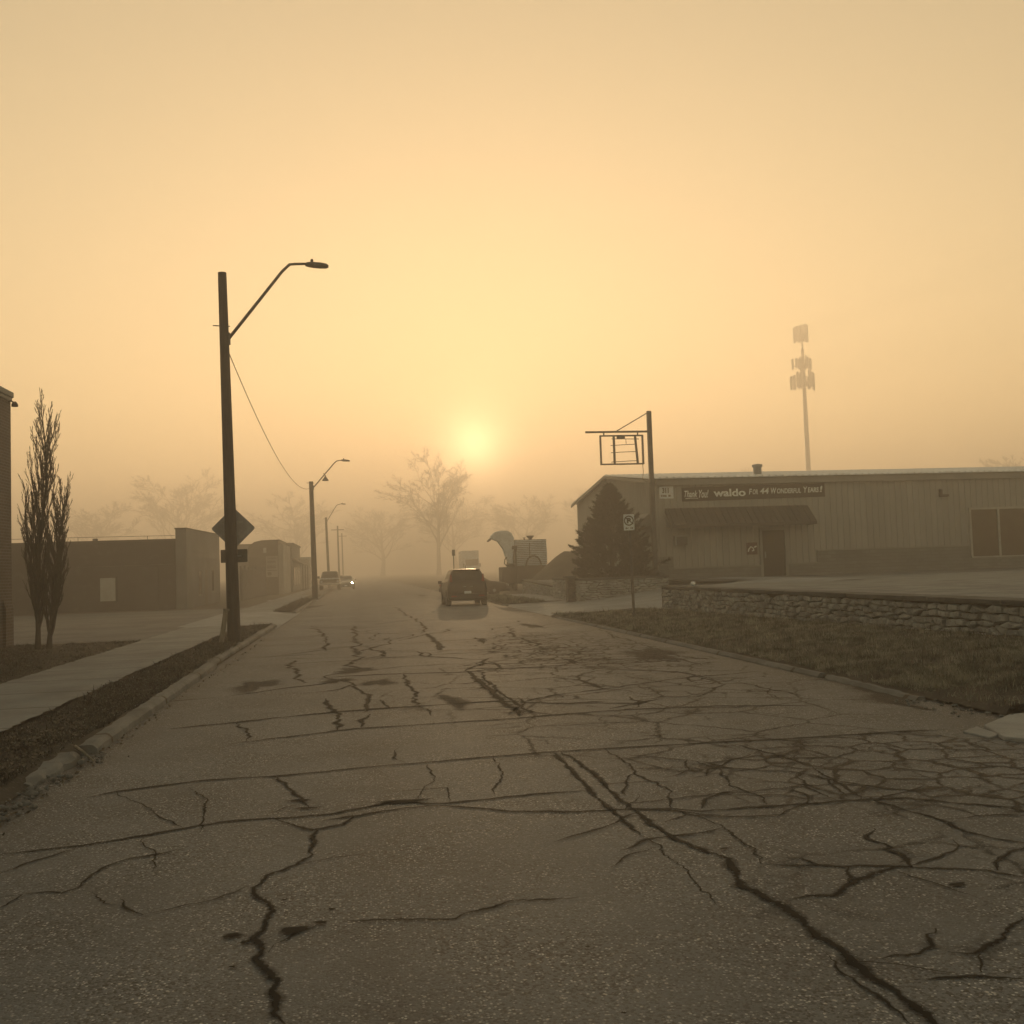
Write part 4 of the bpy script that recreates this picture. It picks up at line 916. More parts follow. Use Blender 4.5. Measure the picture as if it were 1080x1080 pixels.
# ------------------------------------------------------------------ dry-stone walls
def stones(mb, ax, a0, a1, face, thick, z0f, z1f, out, hh=(.09, .16), ww=(.18, .46), rs=random):
    """irregular rubble cells. ax 'y': wall runs along y, face at x=face; 'x': wall runs along x, face at y=face"""
    H_ = (hh[0]+hh[1])/2; W_ = (ww[0]+ww[1])/2; S_ = W_/H_
    zmin = min(z0f(a0), z0f(a1)); zmax = max(z1f(a0), z1f(a1))
    rows = max(1, round((zmax-zmin)/H_)); P = {}
    na = max(2, round((a1-a0)/W_))
    for r in range(-1, rows+1):
        for c in range(-1, na+1):
            if rs.random() < .12: continue
            P[(r, c)] = ((a0+(c+.5+(.5 if r % 2 else 0)+rs.uniform(-.36, .36))*W_), (zmin+(r+.5+rs.uniform(-.3, .3))*H_)*S_)
    for (r, c), (pa, pz) in P.items():
        if not 0 <= r < rows: continue
        lo_z, hi_z = z0f(pa)*S_, z1f(pa)*S_
        poly = [(max(a0, pa-W_*1.6), lo_z), (min(a1, pa+W_*1.6), lo_z), (min(a1, pa+W_*1.6), hi_z), (max(a0, pa-W_*1.6), hi_z)]
        if poly[0][0] >= poly[1][0]: continue
        for dr in range(-2, 3):
            for dc in range(-3, 4):
                q = P.get((r+dr, c+dc))
                if q is None or (dr == 0 and dc == 0): continue
                mx_, mz_ = (pa+q[0])/2, (pz+q[1])/2; nx_, nz_ = q[0]-pa, q[1]-pz
                new = []
                for k in range(len(poly)):
                    A_, B_ = poly[k], poly[(k+1) % len(poly)]
                    da = (A_[0]-mx_)*nx_+(A_[1]-mz_)*nz_; db = (B_[0]-mx_)*nx_+(B_[1]-mz_)*nz_
                    if da <= 0: new.append(A_)
                    if da*db < 0: t_ = da/(da-db); new.append((A_[0]+(B_[0]-A_[0])*t_, A_[1]+(B_[1]-A_[1])*t_))
                poly = new
                if len(poly) < 3: break
            if len(poly) < 3: break
        if len(poly) < 3: continue
        poly = [(u, v_/S_) for u, v_ in poly]
        ca = sum(u for u, _ in poly)/len(poly); cz = sum(v_ for _, v_ in poly)/len(poly)
        ext = max(math.hypot(u-ca, v_-cz) for u, v_ in poly)
        if ext < .05: continue
        def shrink(g): 
            o_ = []
            for u, v_ in poly:
                d_ = math.hypot(u-ca, v_-cz); k_ = max(.2, 1-g/max(d_, .02)); o_.append((ca+(u-ca)*k_+rs.uniform(-.008, .008), cz+(v_-cz)*k_+rs.uniform(-.008, .008)))
            return o_
        d = rs.uniform(0, .065); rings = ((thick, shrink(.021)), (.03-d, shrink(.021)), (.006-d, shrink(.034)), (-.01-d+rs.uniform(-.012, .012), shrink(.062)))
        n = len(poly); b0 = len(mb.v)
        for off, pl in rings:
            tilt = rs.uniform(-.05, .05)
            for u, v_ in pl:
                dd = face+off+(tilt*(u-ca) if off < .02 else 0); mb.v.append((dd, u, v_) if ax == 'y' else (u, dd, v_))
        for k in range(3):
            for q in range(n): a_ = b0+k*n+q; b_ = b0+k*n+(q+1) % n; mb.f.append((a_, b_, b_+n, a_+n))
        mb.f.append(tuple(b0+3*n+q for q in range(n)))
rs1 = random.Random(11)
zt = lambda y: .78+.02*sn(y, .3)
t = thing('stone_wall', 'long dark limestone retaining wall below the gravel lot', 'wall', (9.95, 22, .1), world=True)
mb = MB(); mb.box(10.06, 10.4, 9.4, 33.0, -.1, .76); mb.box(10.06, 17.0, 32.97, 33.38, -.1, .835); mb.build('core', M['mortar'], t)
mb = MB(); stones(mb, 'y', 9.4, 33.0, 9.98, .16, lambda y: zverge(9.9, y)-.06, zt, -1, rs=rs1, hh=(.09, .15), ww=(.2, .42))
stones(mb, 'x', 10.0, 10.4, 32.95, .1, lambda x: .03, lambda x: .78, -1, rs=rs1); mb.build('stonework', M['stone'], t)
mb = MB(); y = 9.4
while y < 33.0:
    l_ = rs1.uniform(.7, 1.6); y2 = min(y+l_, 33.05); q = rs1.uniform(-.03, .02)
    mb.prism([(9.94+q, .775), (10.42, .79), (10.42, .868), (9.92+q, .862+rs1.uniform(-.01, .01))], 'y', y+.006, y2-.004); y = y2
mb.build('coping', M['cap'], t, bevel=.02)
# planter wall round the evergreen with its corner pillar
t = thing('planter_wall', 'pale limestone planter wall with a corner pillar in front of the evergreen', 'wall', (11, 43.5, .2), world=True)
mb = MB(); mb.box(9.42, 13.4, 43.45, 43.75, -.1, .98); mb.box(9.42, 9.75, 43.75, 49.0, -.1, .98); mb.build('core', M['mortar'], t)
mb = MB(); rs2 = random.Random(5)
stones(mb, 'x', 9.36, 13.4, 43.34, .14, lambda x: zramp(x, 43)-.05, lambda x: 1.0, -1, rs=rs2, hh=(.07, .13), ww=(.2, .55))
stones(mb, 'y', 43.4, 49.0, 9.34, .14, lambda y: .03, lambda y: 1.0, -1, rs=rs2, hh=(.07, .13), ww=(.2, .55)); mb.build('stonework', M['stone2'], t)
mb = MB(); mb.prism([(9.3, .985), (13.42, .985), (13.42, 1.08), (9.3, 1.08)], 'y', 43.26, 43.8); mb.prism([(9.28, .985), (9.8, .985), (9.8, 1.08), (9.28, 1.08)], 'y', 43.802, 49.0); mb.build('coping', M['cap'], t, bevel=.02)
mb = MB(); stones(mb, 'x', 8.9, 9.3, 43.5, .4, lambda x: .0, lambda x: 1.1, -1, rs=rs2, hh=(.08, .13), ww=(.16, .3)); mb.box(8.93, 9.27, 43.56, 43.9, -.1, 1.1); pl = mb.build('pillar', M['stone_dark'], t)
mb = MB(); mb.box(8.82, 9.3, 43.4, 44.0, 1.105, 1.2); mb.build('cap', M['cap'], pl, bevel=.02)
mb = MB(); mb.add([(9.75, 43.75, .99), (13.45, 43.75, .99), (13.45, 49, .95), (9.75, 49, .95)], [(0, 1, 2, 3)]); mb.build('soil', M['lawn'], t)
# low wall further back
t = thing('stone_wall', 'low flat-topped wall stepping back from the planter pillar toward the machines', 'wall', (10.1, 55, .1), world=True)
mb = MB(); mb.add([(10.0, 49.1, -.1), (10.3, 49.1, -.1), (10.0, 62, -.1), (10.3, 62, -.1), (10.0, 49.1, .5), (10.3, 49.1, .5), (10.0, 62, .84), (10.3, 62, .84)], [(0, 1, 3, 2), (4, 6, 7, 5), (0, 4, 5, 1), (2, 3, 7, 6), (0, 2, 6, 4), (1, 5, 7, 3)]); mb.build('core', M['mortar'], t)
mb = MB(); stones(mb, 'y', 49.1, 62, 9.93, .12, lambda y: .02, lambda y: .46+(y-49)*.026, -1, rs=rs2, hh=(.1, .16), ww=(.25, .6)); mb.build('stonework', M['stone'], t)
mb = MB(); mb.prism([(49.0, .505), (62.1, .845), (62.1, .92), (49.0, .58)], 'x', 9.86, 10.36); mb.build('coping', M['cap'], t, bevel=.02)

# ------------------------------------------------------------------ evergreen
def evergreen(label, loc, h, r, seed, n):
    t = thing('evergreen_tree', label, 'tree', loc)
    g = np.random.default_rng(seed)
    mb = MB(); mb.tube([(0, 0, -.1), (.03, 0, h*.5), (.05, .02, h*.93)], [.11, .07, .015], 8); mb.build('trunk', M['bark'], t)
    V = []; Fs = []; 
    nb = 640
    for k in range(nb):
        u = (k+g.uniform(0, 1))/nb; z = h*(.03+.95*u**1.05)
        q = 1-z/h; rad_ = r*(min(1., (q*1.55)**.82) if q > .0 else 0); rad_ *= .9+.13*math.sin(k*2.399*2+z*5.5)*math.cos(z*7+k*.9)+g.normal(0, .17); rad_ = max(rad_, .06)
        if z < h*.16: rad_ *= .8+.2*z/(h*.16)
        a = k*2.399+g.normal(0, .3); d = np.array((math.cos(a), math.sin(a), .28+.55*u)); d /= np.linalg.norm(d)
        tip = np.array((math.cos(a)*rad_, math.sin(a)*rad_, z)); L_ = min(rad_, .75*g.uniform(.6, 1.1))
        for i in range(n):
            s_ = g.uniform(0, 1)**.7; p = tip-d*L_*(1-s_)+g.normal(0, .055*(1.25-s_), 3)
            nd = d*1.0+g.normal(0, .55, 3); nd /= np.linalg.norm(nd); sd = np.cross(nd, g.normal(0, 1, 3)); sd /= np.linalg.norm(sd)+1e-9
            l_ = g.uniform(.07, .2); w_ = g.uniform(.008, .02); b0 = len(V)
            V += [tuple(p-sd*w_), tuple(p+sd*w_), tuple(p+nd*l_)]; Fs.append((b0, b0+1, b0+2))
    o = np_mesh('crown', V, Fs, M['needle']); o.parent = t
    return t
evergreen('dense dark conical evergreen growing behind the planter wall', (11.35, 45.2, .95), 4.35, 1.72, 4, 140)
# low shrub on the planter end
t = thing('shrub', 'low leafless shrub at the foot of the tall sign pole', 'shrub', (12.75, 43.95, .98))
mb = MB(); rs = random.Random(3)
for k in range(70):
    a = rs.uniform(0, 6.28); p = Vector((rs.gauss(0, .12), rs.gauss(0, .06), 0)); d = Vector((math.cos(a)*.9, math.sin(a)*.5, rs.uniform(.5, 1.3))).normalized()
    mb.tube([p, p+d*.16, p+d*.3+Vector((0, 0, rs.uniform(-.02, .05)))], [.006, .005, .003], 3, False)
mb.build('twigs', M['bark'], t)
V = []; Fs = []
for k in range(900):
    p = np.array((rs.gauss(0, .26), rs.gauss(0, .12), abs(rs.gauss(.12, .08)))); e = np.array((rs.gauss(0, 1), rs.gauss(0, 1), rs.gauss(0, 1))); e *= .025/np.linalg.norm(e); g2 = np.cross(e, (rs.gauss(0, 1), rs.gauss(0, 1), 1)); g2 *= .014/np.linalg.norm(g2)
    b0 = len(V); V += [tuple(p-e), tuple(p+g2), tuple(p+e), tuple(p-g2)]; Fs.append((b0, b0+1, b0+2, b0+3))
o = np_mesh('foliage', V, Fs, M['needle']); o.parent = t

# ------------------------------------------------------------------ empty sign frame on its pole
t = thing('pole_sign', 'tall dark sign pole with an empty rectangular sign frame hanging from its arm', 'sign', (13.1, 44.2, .95), world=True)
Y = 44.2
mb = MB(); mb.obox((13.06, Y, 4.7), (.095, .095, 3.75), Matrix.Rotation(rad(.0), 3, 'Y')); mb.build('pole', M['plate_back'], t, bevel=.01)
mb = MB(); mb.box(12.84, 13.28, Y-.22, Y+.22, .94, .98); mb.build('base_plate', M['plate_back'], t)
mb = MB(); mb.box(10.12, 12.963, Y-.045, Y+.045, 7.49, 7.57); mb.build('arm', M['plate_back'], t)
mb = MB(); mb.tube([(11.55, Y, 7.57), (12.97, Y, 8.36)], .022, 6); mb.build('stay_rod', M['plate_back'], t)
mb = MB(); x0, x1, z0, z1 = 10.76, 12.74, 6.06, 7.38; w = .05
mb.box(x0, x1, Y-.09, Y+.09, z1-w, z1); mb.box(x0, x1, Y-.09, Y+.09, z0, z0+w); mb.box(x0, x0+w, Y-.09, Y+.09, z0+w, z1-w); mb.box(x1-w, x1, Y-.09, Y+.09, z0+w, z1-w)
fr = mb.build('sign_frame', M['plate_back'], t)
MB().box(11.36, 11.44, Y-.06, Y+.06, z0+w, z1-w).build('upright', M['plate_back'], fr)
mb = MB(); mb.prism([(12.34, z1-w), (12.42, z1-w), (12.5, z0+w), (12.42, z0+w)], 'y', Y-.06, Y+.06); mb.build('upright', M['plate_back'], fr)
for z, dz, xa, xb in ((7.22, -.02, 11.3, 12.55), (6.92, .05, 11.25, 12.42), (6.6, .04, 11.25, 12.44), (6.18, .05, 11.25, 12.48)): MB().tube([(xa, Y, z), ((xa+xb)/2, Y, z+dz*.6), (xb, Y, z+dz)], .016, 5).build('cross_bar', M['plate_back'], fr)
MB().tube([(11.95, Y, 7.2), (11.96, Y, 6.98)], .012, 5).build('drop_rod', M['plate_back'], fr)
mb = MB(); mb.box(11.55, 11.9, Y-.07, Y+.07, 7.23, 7.329); mb.build('ballast', M['plate_back'], fr)
for x in (10.95, 12.5): MB().box(x-.025, x+.025, Y-.03, Y+.03, 7.38, 7.489).build('hanger', M['plate_back'], fr)
mb = MB(); mb.tube([(12.68, Y, 6.06), (12.7, Y, 5.75), (12.66, Y, 5.4), (12.8, Y, 5.28), (12.96, Y, 5.3)], .014, 5); mb.build('cable', M['wire'], fr)

# ------------------------------------------------------------------ no parking sign
t = thing('no_parking_sign', 'white no-parking sign on a thin leaning post in the right verge', 'road sign', (7.61, 28, .15), world=True)
mb = MB(); mb.obox((7.59, 28.0, 1.53), (.032, .03, 1.5), Matrix.Rotation(rad(-.6), 3, 'Y')); mb.build('post', M['pole_metal'], t)
mb = MB(); mb.prism(rounded([(7.4, 2.56), (7.71, 2.565), (7.71, 3.02), (7.4, 3.015)], .03), 'y', 27.955, 27.963); bd = mb.build('board', M['white'], t)
mb = MB(); cx, cz = 7.553, 2.835; n = 40
v = []; f_ = []
for i in range(n):
    a = 2*math.pi*i/n
    for r_ in (.142, .112): v += [(cx+r_*math.cos(a), 27.951, cz+r_*math.sin(a))]
for i in range(n): j = (i+1) % n; f_.append((2*i, 2*j, 2*j+1, 2*i+1))
mb.add(v, f_); mb.obox((cx+.01, 27.950, cz), (.155, .001, .012), Matrix.Rotation(rad(40), 3, 'Y')); mb.build('prohibition_ring', M['signblack'], bd)
text_part([('P', cx-.055, cx+.055, cz-.075, cz+.075, 27.952, 0, .04)], 'letter', M['signblack'], bd)
mb = MB()
mb.prism([(7.44, 2.625), (7.48, 2.6), (7.48, 2.615), (7.535, 2.615), (7.535, 2.635), (7.48, 2.635), (7.48, 2.65)], 'y', 27.948, 27.953); mb.prism([(7.675, 2.625), (7.635, 2.65), (7.635, 2.635), (7.58, 2.635), (7.58, 2.615), (7.635, 2.615), (7.635, 2.6)], 'y', 27.948, 27.953); mb.build('arrow', M['signblack'], bd)
mb = MB(); mb.lathe([(.02, -.06), (.07, -.03), (.085, .02), (.05, .07), (.01, .085)], (10.2, 30.5, .935), 'z', 16); tag(mb.build('ball', M['ball'], smooth=True), 'small white ball sitting on the wall coping', 'ball')

# ------------------------------------------------------------------ vehicles
def vehicle(name, label, cat, loc, rz, st, paint, glass_y, rear_glass, front_glass, wheels, wr, extras, group=None):
    """st rows: y, half width, z low, z belt, half width at roof, z top; y=0 is the rear bumper"""
    t = thing(name, label, cat, loc, rz, group)
    st = np.array(st, float); ys = np.unique(np.concatenate([np.arange(st[0, 0], st[-1, 0], .06), st[:, 0]]))
    C = [np.interp(ys, st[:, 0], st[:, k]) for k in range(1, 6)]
    def sm(a):
        b_ = a.copy(); b_[1:-1] = (a[:-2]+2*a[1:-1]+a[2:])/4; return b_
    C = [sm(c) for c in C]
    def at(y): return [float(np.interp(y, ys, c)) for c in C]
    def sec(y):
        w, zl, zb, wt, zt = at(y)
        up = zt-zb
        half = [(w*.80, zl), (w*.95, zl+.05), (w*.99, zl+(zb-zl)*.3), (w, zl+(zb-zl)*.55), (w*.985, zl+(zb-zl)*.85), (w*.955, zb),
                (w*.955+(wt-w*.955)*.5, zb+up*.5), (wt, zb+up*.86), (wt*.93, zb+up*.955), (wt*.75, zt-.008), (wt*.35, zt)]
        return half
    mb = MB(); N = None
    for y in ys:
        h = sec(y); ring = [(x, z) for x, z in h]+[(-x, z) for x, z in h[::-1]]; N = len(ring)
        mb.v.extend([(x, y, z) for x, z in ring])
    for i in range(len(ys)-1):
        for k in range(N):
            a = i*N+k; b_ = i*N+(k+1) % N; mb.f.append((a, a+N, b_+N, b_))
    mb.f.append(tuple(range(N))); mb.f.append(tuple(range((len(ys)-1)*N, len(ys)*N))[::-1])
    mb.build('body', paint, t, smooth=True)
    bo = t.children[0] if t.children else None
    e = .008
    def side_pt(y, tt, s):
        w, zl, zb, wt, zt = at(y); xb = w*.955; return (s*(xb+(wt-xb)*tt+e), y, zb+(zt-zb)*.86*tt)
    for s in (-1, 1):
        for (ya, yb) in glass_y:
            mb = MB(); n = 8
            for i in range(n+1):
                y = ya+(yb-ya)*i/n; mb.v.append(side_pt(y, .12, s)); mb.v.append(side_pt(y, .92, s))
            for i in range(n): q = (2*i, 2*i+1, 2*i+3, 2*i+2); mb.f.append(q if s < 0 else q[::-1])
            mb.build('side_window', M['glass'], t, smooth=True)
    def top_strip(nm, ya, yb, m):
        mb = MB(); n = 10
        for i in range(n+1):
            y = ya+(yb-ya)*i/n; w, zl, zb, wt, zt = at(y)
            for q in (-.86, -.5, 0, .5, .86): mb.v.append((q*wt, y-(.012 if ya < 1.2 else -.012), zt+.012-(.02 if abs(q) > .8 else 0)))
        for i in range(n):
            for k in range(4): a = i*5+k; mb.f.append((a, a+5, a+6, a+1)[::-1])
        mb.build(nm, m, t, smooth=True)
    top_strip('rear_window', *rear_glass, M['glass']); top_strip('windscreen', *front_glass, M['glass'])
    for y in wheels:
        w = at(y)[0]
        for s in (-1, 1):
            x = s*(w-.1); mb = MB(); mb.lathe([(wr*.62, -.11), (wr*.9, -.115), (wr, -.08), (wr, .08), (wr*.9, .115), (wr*.62, .11)], (x, y, wr), 'x', 24)
            ty = mb.build('wheel', M['rubber'], t, smooth=False)
            mb = MB(); mb.lathe([(wr*.6, -.06), (wr*.6, .06), (wr*.3, .085), (wr*.1, .09)] if s > 0 else [(wr*.1, -.09), (wr*.3, -.085), (wr*.6, -.06), (wr*.6, .06)], (x+s*.03, y, wr), 'x', 18); mb.build('rim', M['rim'], ty)
            mb = MB(); mb.lathe([(wr*1.17, -.02), (wr*1.17, .013), (wr*1.06, .014)] if s > 0 else [(wr*1.06, -.014), (wr*1.17, -.013), (wr*1.17, .02)], (s*(w-.002), y, wr+.02), 'x', 24); mb.build('wheel_arch', M['plastic'], t)
    extras(t, at)
    return t
def bar(t, name, x0, x1, y0, y1, z0, z1, m, bevel=.02, parent=None):
    return MB().box(x0, x1, y0, y1, z0, z1).build(name, m, parent or t, bevel=bevel)
# hatchback seen from behind
SOUL = [(0, .74, .38, .62, .7, .72), (.04, .86, .3, .82, .78, .95), (.12, .9, .27, .98, .78, 1.08), (.2, .905, .25, 1.02, .76, 1.2), (.36, .905, .24, 1.03, .71, 1.5), (.48, .905, .23, 1.03, .69, 1.6), (.8, .905, .22, 1.03, .69, 1.645), (1.7, .905, .22, 1.02, .7, 1.66),
        (2.4, .905, .22, 1.0, .68, 1.6), (2.6, .905, .22, 1.0, .67, 1.52), (3.12, .9, .22, .99, .74, 1.06), (3.5, .89, .22, .92, .78, 1.0), (3.95, .84, .25, .78, .72, .85), (4.1, .72, .32, .6, .6, .66)]
def soul_x(t, at):
    bar(t, 'bumper', -.87, .87, -.06, .1, .3, .56, M['plastic'], .05)
    bar(t, 'number_plate', -.16, .16, -.072, -.06, .55, .66, M['white'], .004)
    for s in (-1, 1):
        MB().prism([(s*.64, .95), (s*.8, .95), (s*.76, 1.42), (s*.7, 1.42)], 'y', .13, .3).build('tail_light', M['tail'], t, bevel=.015)
        MB().prism([(s*.5, .41), (s*.74, .41), (s*.74, .47), (s*.5, .47)], 'y', -.07, -.05).build('reflector', M['tail'], t)
        bar(t, 'mirror', s*.93 if s > 0 else -1.1, s*.93 if s < 0 else 1.1, 2.75, 2.9, .98, 1.12, M['plastic'], .03)
        bar(t, 'headlight', min(s*.55, s*.78), max(s*.55, s*.78), 3.95, 4.03, .68, .8, M['lens'], .02)
    bar(t, 'badge', -.2, -.06, .015, .04, .84, .88, M['chrome'], .004); bar(t, 'badge', .1, .24, .015, .04, .84, .88, M['chrome'], .004)
    bar(t, 'roof_spoiler', -.62, .62, .3, .62, 1.585, 1.63, M['carpaint'], .02)
    MB().tube([(0, .75, 1.64), (0, .6, 1.84)], [.012, .006], 6).build('antenna', M['plastic'], t)
vehicle('hatchback', 'maroon boxy hatchback stopped at the kerb, seen from behind', 'car', (4.83, 45.9, 0), rad(0), SOUL, M['carpaint'], [(.62, 1.15), (1.25, 2.0), (2.08, 2.75)], (.17, .45), (2.48, 3.05), (.72, 3.28), .33, soul_x)
SEDAN = [(0, .72, .4, .62, .66, .7), (.06, .84, .3, .8, .78, .92), (.5, .88, .25, .92, .8, 1.0), (.9, .9, .22, .94, .72, 1.05), (1.45, .9, .21, .94, .62, 1.38), (2.0, .9, .21, .94, .62, 1.44), (2.6, .9, .21, .93, .62, 1.4),
         (3.35, .9, .21, .92, .74, .98), (3.8, .89, .22, .86, .76, .92), (4.4, .84, .24, .7, .7, .78), (4.6, .7, .32, .56, .58, .62)]
def sedan_x(lit):
    def fx(t, at):
        bar(t, 'bumper', -.84, .84, 4.42, 4.66, .26, .5, M['plastic'] if not lit else M['carsilver'], .06); bar(t, 'grille', -.4, .4, 4.6, 4.675, .5, .6, M['plastic'], .01)
        bar(t, 'number_plate', -.16, .16, 4.662, 4.672, .34, .45, M['white'], .004); bar(t, 'bumper', -.82, .82, -.05, .12, .32, .58, M['plastic'], .05)
        for s in (-1, 1):
            MB().lathe([(.1, 0), (.1, .03), (.06, .05)], (s*.64, 4.52, .64), 'y', 16).build('headlight', M['lit'] if lit else M['lens'], t)
            bar(t, 'tail_light', min(s*.5, s*.8), max(s*.5, s*.8), -.005, .1, .68, .82, M['tail'], .02)
            bar(t, 'mirror', s*.92 if s > 0 else -1.08, s*.92 if s < 0 else 1.08, 2.95, 3.1, .9, 1.03, M['plastic'], .03)
    return fx
vehicle('dark_sedan', 'dark car nosed into the driveway, half hidden behind the maroon hatchback', 'car', (4.95, 63.6, .0), rad(-94), SEDAN, M['carblack'], [(1.3, 1.95), (2.05, 2.75)], (.98, 1.42), (2.66, 3.28), (.9, 3.6), .32, sedan_x(False))
sed = bpy.data.objects['dark_sedan']; sed.scale = (.93, .93, .93)
vehicle('oncoming_car', 'pale car driving toward us with its headlights lit', 'car', (-1.32, 113, 0), rad(180), SEDAN, M['carsilver'], [(1.3, 1.95), (2.05, 2.75)], (.98, 1.42), (2.66, 3.28), (.9, 3.6), .32, sedan_x(True))
PICK = [(0, .9, .55, 1.0, .9, 1.04), (.05, .95, .5, 1.04, .92, 1.08), (1.9, .96, .45, 1.04, .92, 1.1), (1.98, .96, .45, 1.06, .8, 1.3), (2.05, .96, .45, 1.06, .74, 1.72), (2.4, .96, .45, 1.06, .74, 1.8), (3.2, .96, .45, 1.06, .73, 1.78), (3.75, .96, .45, 1.06, .8, 1.16), (4.2, .96, .45, 1.0, .88, 1.12), (4.95, .95, .45, .98, .88, 1.08), (5.1, .92, .5, .92, .84, 1.0)]
def pick_x(t, at):
    bar(t, 'bumper', -.97, .97, 5.08, 5.26, .48, .66, M['chrome'], .03); bar(t, 'grille', -.62, .62, 5.08, 5.13, .7, .92, M['plastic'], .01)
    bar(t, 'hood_trim', -.93, .93, 4.3, 5.12, 1.03, 1.135, M['machine'], .015)
    for s in (-1, 1):
        MB().lathe([(.1, 0), (.1, .03), (.06, .045)], (s*.76, 5.09, .82), 'y', 16).build('headlight', M['lens'], t)
        bar(t, 'mirror', s*.98 if s > 0 else -1.2, s*.98 if s < 0 else 1.2, 3.4, 3.5, 1.12, 1.34, M['plastic'], .02)
    bar(t, 'bumper', -.95, .95, -.12, .02, .5, .66, M['chrome'], .03); bar(t, 'bed_liner', -.8, .8, .15, 1.85, 1.09, 1.11, M['plastic'], .005)
vehicle('pickup_truck', 'brown old pickup parked facing us at the left kerb behind the second street lamp', 'pickup', (-2.72, 104.0, .13), rad(180), PICK, M['cartan'], [(2.15, 2.75), (2.82, 3.35)], (2.0, 2.14), (3.24, 3.7), (.95, 4.3), .38, pick_x)
# box truck far in the fog
t = thing('box_truck', 'pale box truck dim in the fog beyond the hatchback roof', 'truck', (16.6, 150, .03))
MB().box(-1.2, 1.2, 1.9, 8.2, 1.0, 4.45).build('cargo_box', M['truckpaint'], t, bevel=.06)
mb = MB(); mb.prism([(0, .7), (1.8, .7), (1.8, 3.3), (.75, 3.3), (.25, 2.1), (0, 1.9)], 'x', -1.1, 1.1); cb = mb.build('cab', M['truckpaint'], t, bevel=.05)
mb = MB(); mb.add([(-.95, .24, 2.2), (.95, .24, 2.2), (.95, .68, 3.15), (-.95, .68, 3.15)], [(0, 1, 2, 3)]); mb.build('windscreen', M['glass'], cb)
bar(t, 'bumper', -1.15, 1.15, -.15, .0, .5, .8, M['galv'], .02); bar(t, 'grille', -.7, .7, -.03, .01, 1.0, 1.6, M['plastic'], .01)
for x in (-.9, .9): MB().lathe([(.12, -.03), (.12, 0), (.08, .03)], (x, -.0, 1.1), 'y', 12).build('headlight', M['lens'], t)
for x in (-1.0, 1.0):
    for y in (1.0, 6.5): MB().lathe([(.3, -.14), (.47, -.14), (.5, -.1), (.5, .1), (.47, .14), (.3, .14)], (x, y, .5), 'x', 20).build('wheel', M['rubber'], t)
    bar(t, 'mirror', x*1.2-.1, x*1.2+.1, .6, .7, 2.0, 2.5, M['plastic'], .01)
# thin sign post beyond the hatchback
t = thing('street_sign', 'thin post with a small sign seen edge-on rising behind the hatchback', 'road sign', (6.93, 75, .1))
MB().tube([(0, 0, -.1), (0, 0, 2.95)], .035, 8).build('post', M['pole_metal'], t); MB().obox((0, -.045, 2.8), (.14, .006, .22), Matrix.Rotation(rad(35), 3, 'Z')).build('board', M['plate_back'], t)

# ------------------------------------------------------------------ wood chipper and slatted trailer
t = thing('wood_chipper', 'wood chipper with a tall pale curved discharge chute beside the slatted trailer', 'machine', (10.5, 72, .05), world=True)
Y0 = 71.7
out = [(10.55, 1.9), (10.32, 2.35), (10.12, 3.0), (9.75, 3.55), (9.3, 3.72), (9.22, 3.82), (9.35, 4.02), (9.62, 4.22), (10.0, 4.3), (10.45, 4.28), (10.75, 4.12), (10.92, 3.75), (10.95, 3.3), (10.85, 2.75), (10.78, 2.3), (10.8, 1.9)]
MB().prism(out, 'y', Y0-.28, Y0+.28).build('discharge_chute', M['machine'], t, bevel=.06, seg=3)
MB().prism([(9.24, 3.78), (9.3, 3.66), (9.1, 3.52), (9.02, 3.6)], 'y', Y0-.3, Y0+.3).build('deflector', M['machine_dark'], t, bevel=.02)
MB().lathe([(.32, 0), (.34, .12), (.32, .24)], (10.68, Y0, 1.72), 'z', 18).build('swivel_ring', M['machine_dark'], t)
MB().box(9.95, 11.05, Y0-.7, Y0+1.2, .55, 1.72).build('housing', M['machine_dark'], t, bevel=.06)
mb = MB(); mb.tube([(10.35, Y0-.35, 2.4), (10.2, Y0-.36, 2.25), (10.16, Y0-.36, 1.98), (10.3, Y0-.36, 1.8), (10.46, Y0-.36, 1.9)], .035, 8); mb.build('crank_handle', M['machine_dark'], t)
MB().lathe([(.06, 0), (.06, 1.1), (.09, 1.12), (.09, 1.3), (.05, 1.32)], (11.0, Y0-.3, 1.7), 'z', 12).build('exhaust', M['machine_dark'], t)
MB().box(10.75, 11.1, Y0-.45, Y0-.1, 2.95, 3.2).build('control_box', M['machine_dark'], t, bevel=.02)
for x in (9.95, 11.0): MB().lathe([(.2, -.1), (.36, -.1), (.38, -.07), (.38, .07), (.36, .1), (.2, .1)], (x, Y0+.3, .43), 'x', 20).build('wheel', M['rubber'], t)
t = thing('slatted_trailer', 'boxy trailer with horizontal pale slats, an arched guard and a funnel on top', 'trailer', (12.3, 72, .05), world=True)
Y1 = 72.4
MB().box(11.15, 13.4, Y1, Y1+4.5, 1.72, 3.64).build('box_body', M['machine_dark'], t, bevel=.02)
mb = MB()
for i in range(14):
    z = 1.78+i*.132; mb.prism([(Y1-.005, z), (Y1-.09, z+.015), (Y1-.09, z+.08), (Y1-.005, z+.1)], 'x', 11.13, 13.42-.006*abs(i-6))
mb.build('slat_panel', M['machine'], t)
mb = MB(); mb.tube([(11.85+.55-.55*math.cos(math.pi*i/14), Y1-.14, 1.74+.72*math.sin(math.pi*i/14)) for i in range(15)], .055, 8); mb.build('arch_guard', M['machine_dark'], t)
mb = MB(); mb.lathe([(.1, 0), (.12, .05), (.27, .22), (.28, .28), (.2, .285)], (12.3, Y1+.4, 3.64), 'z', 16); mb.build('funnel', M['machine_dark'], t)
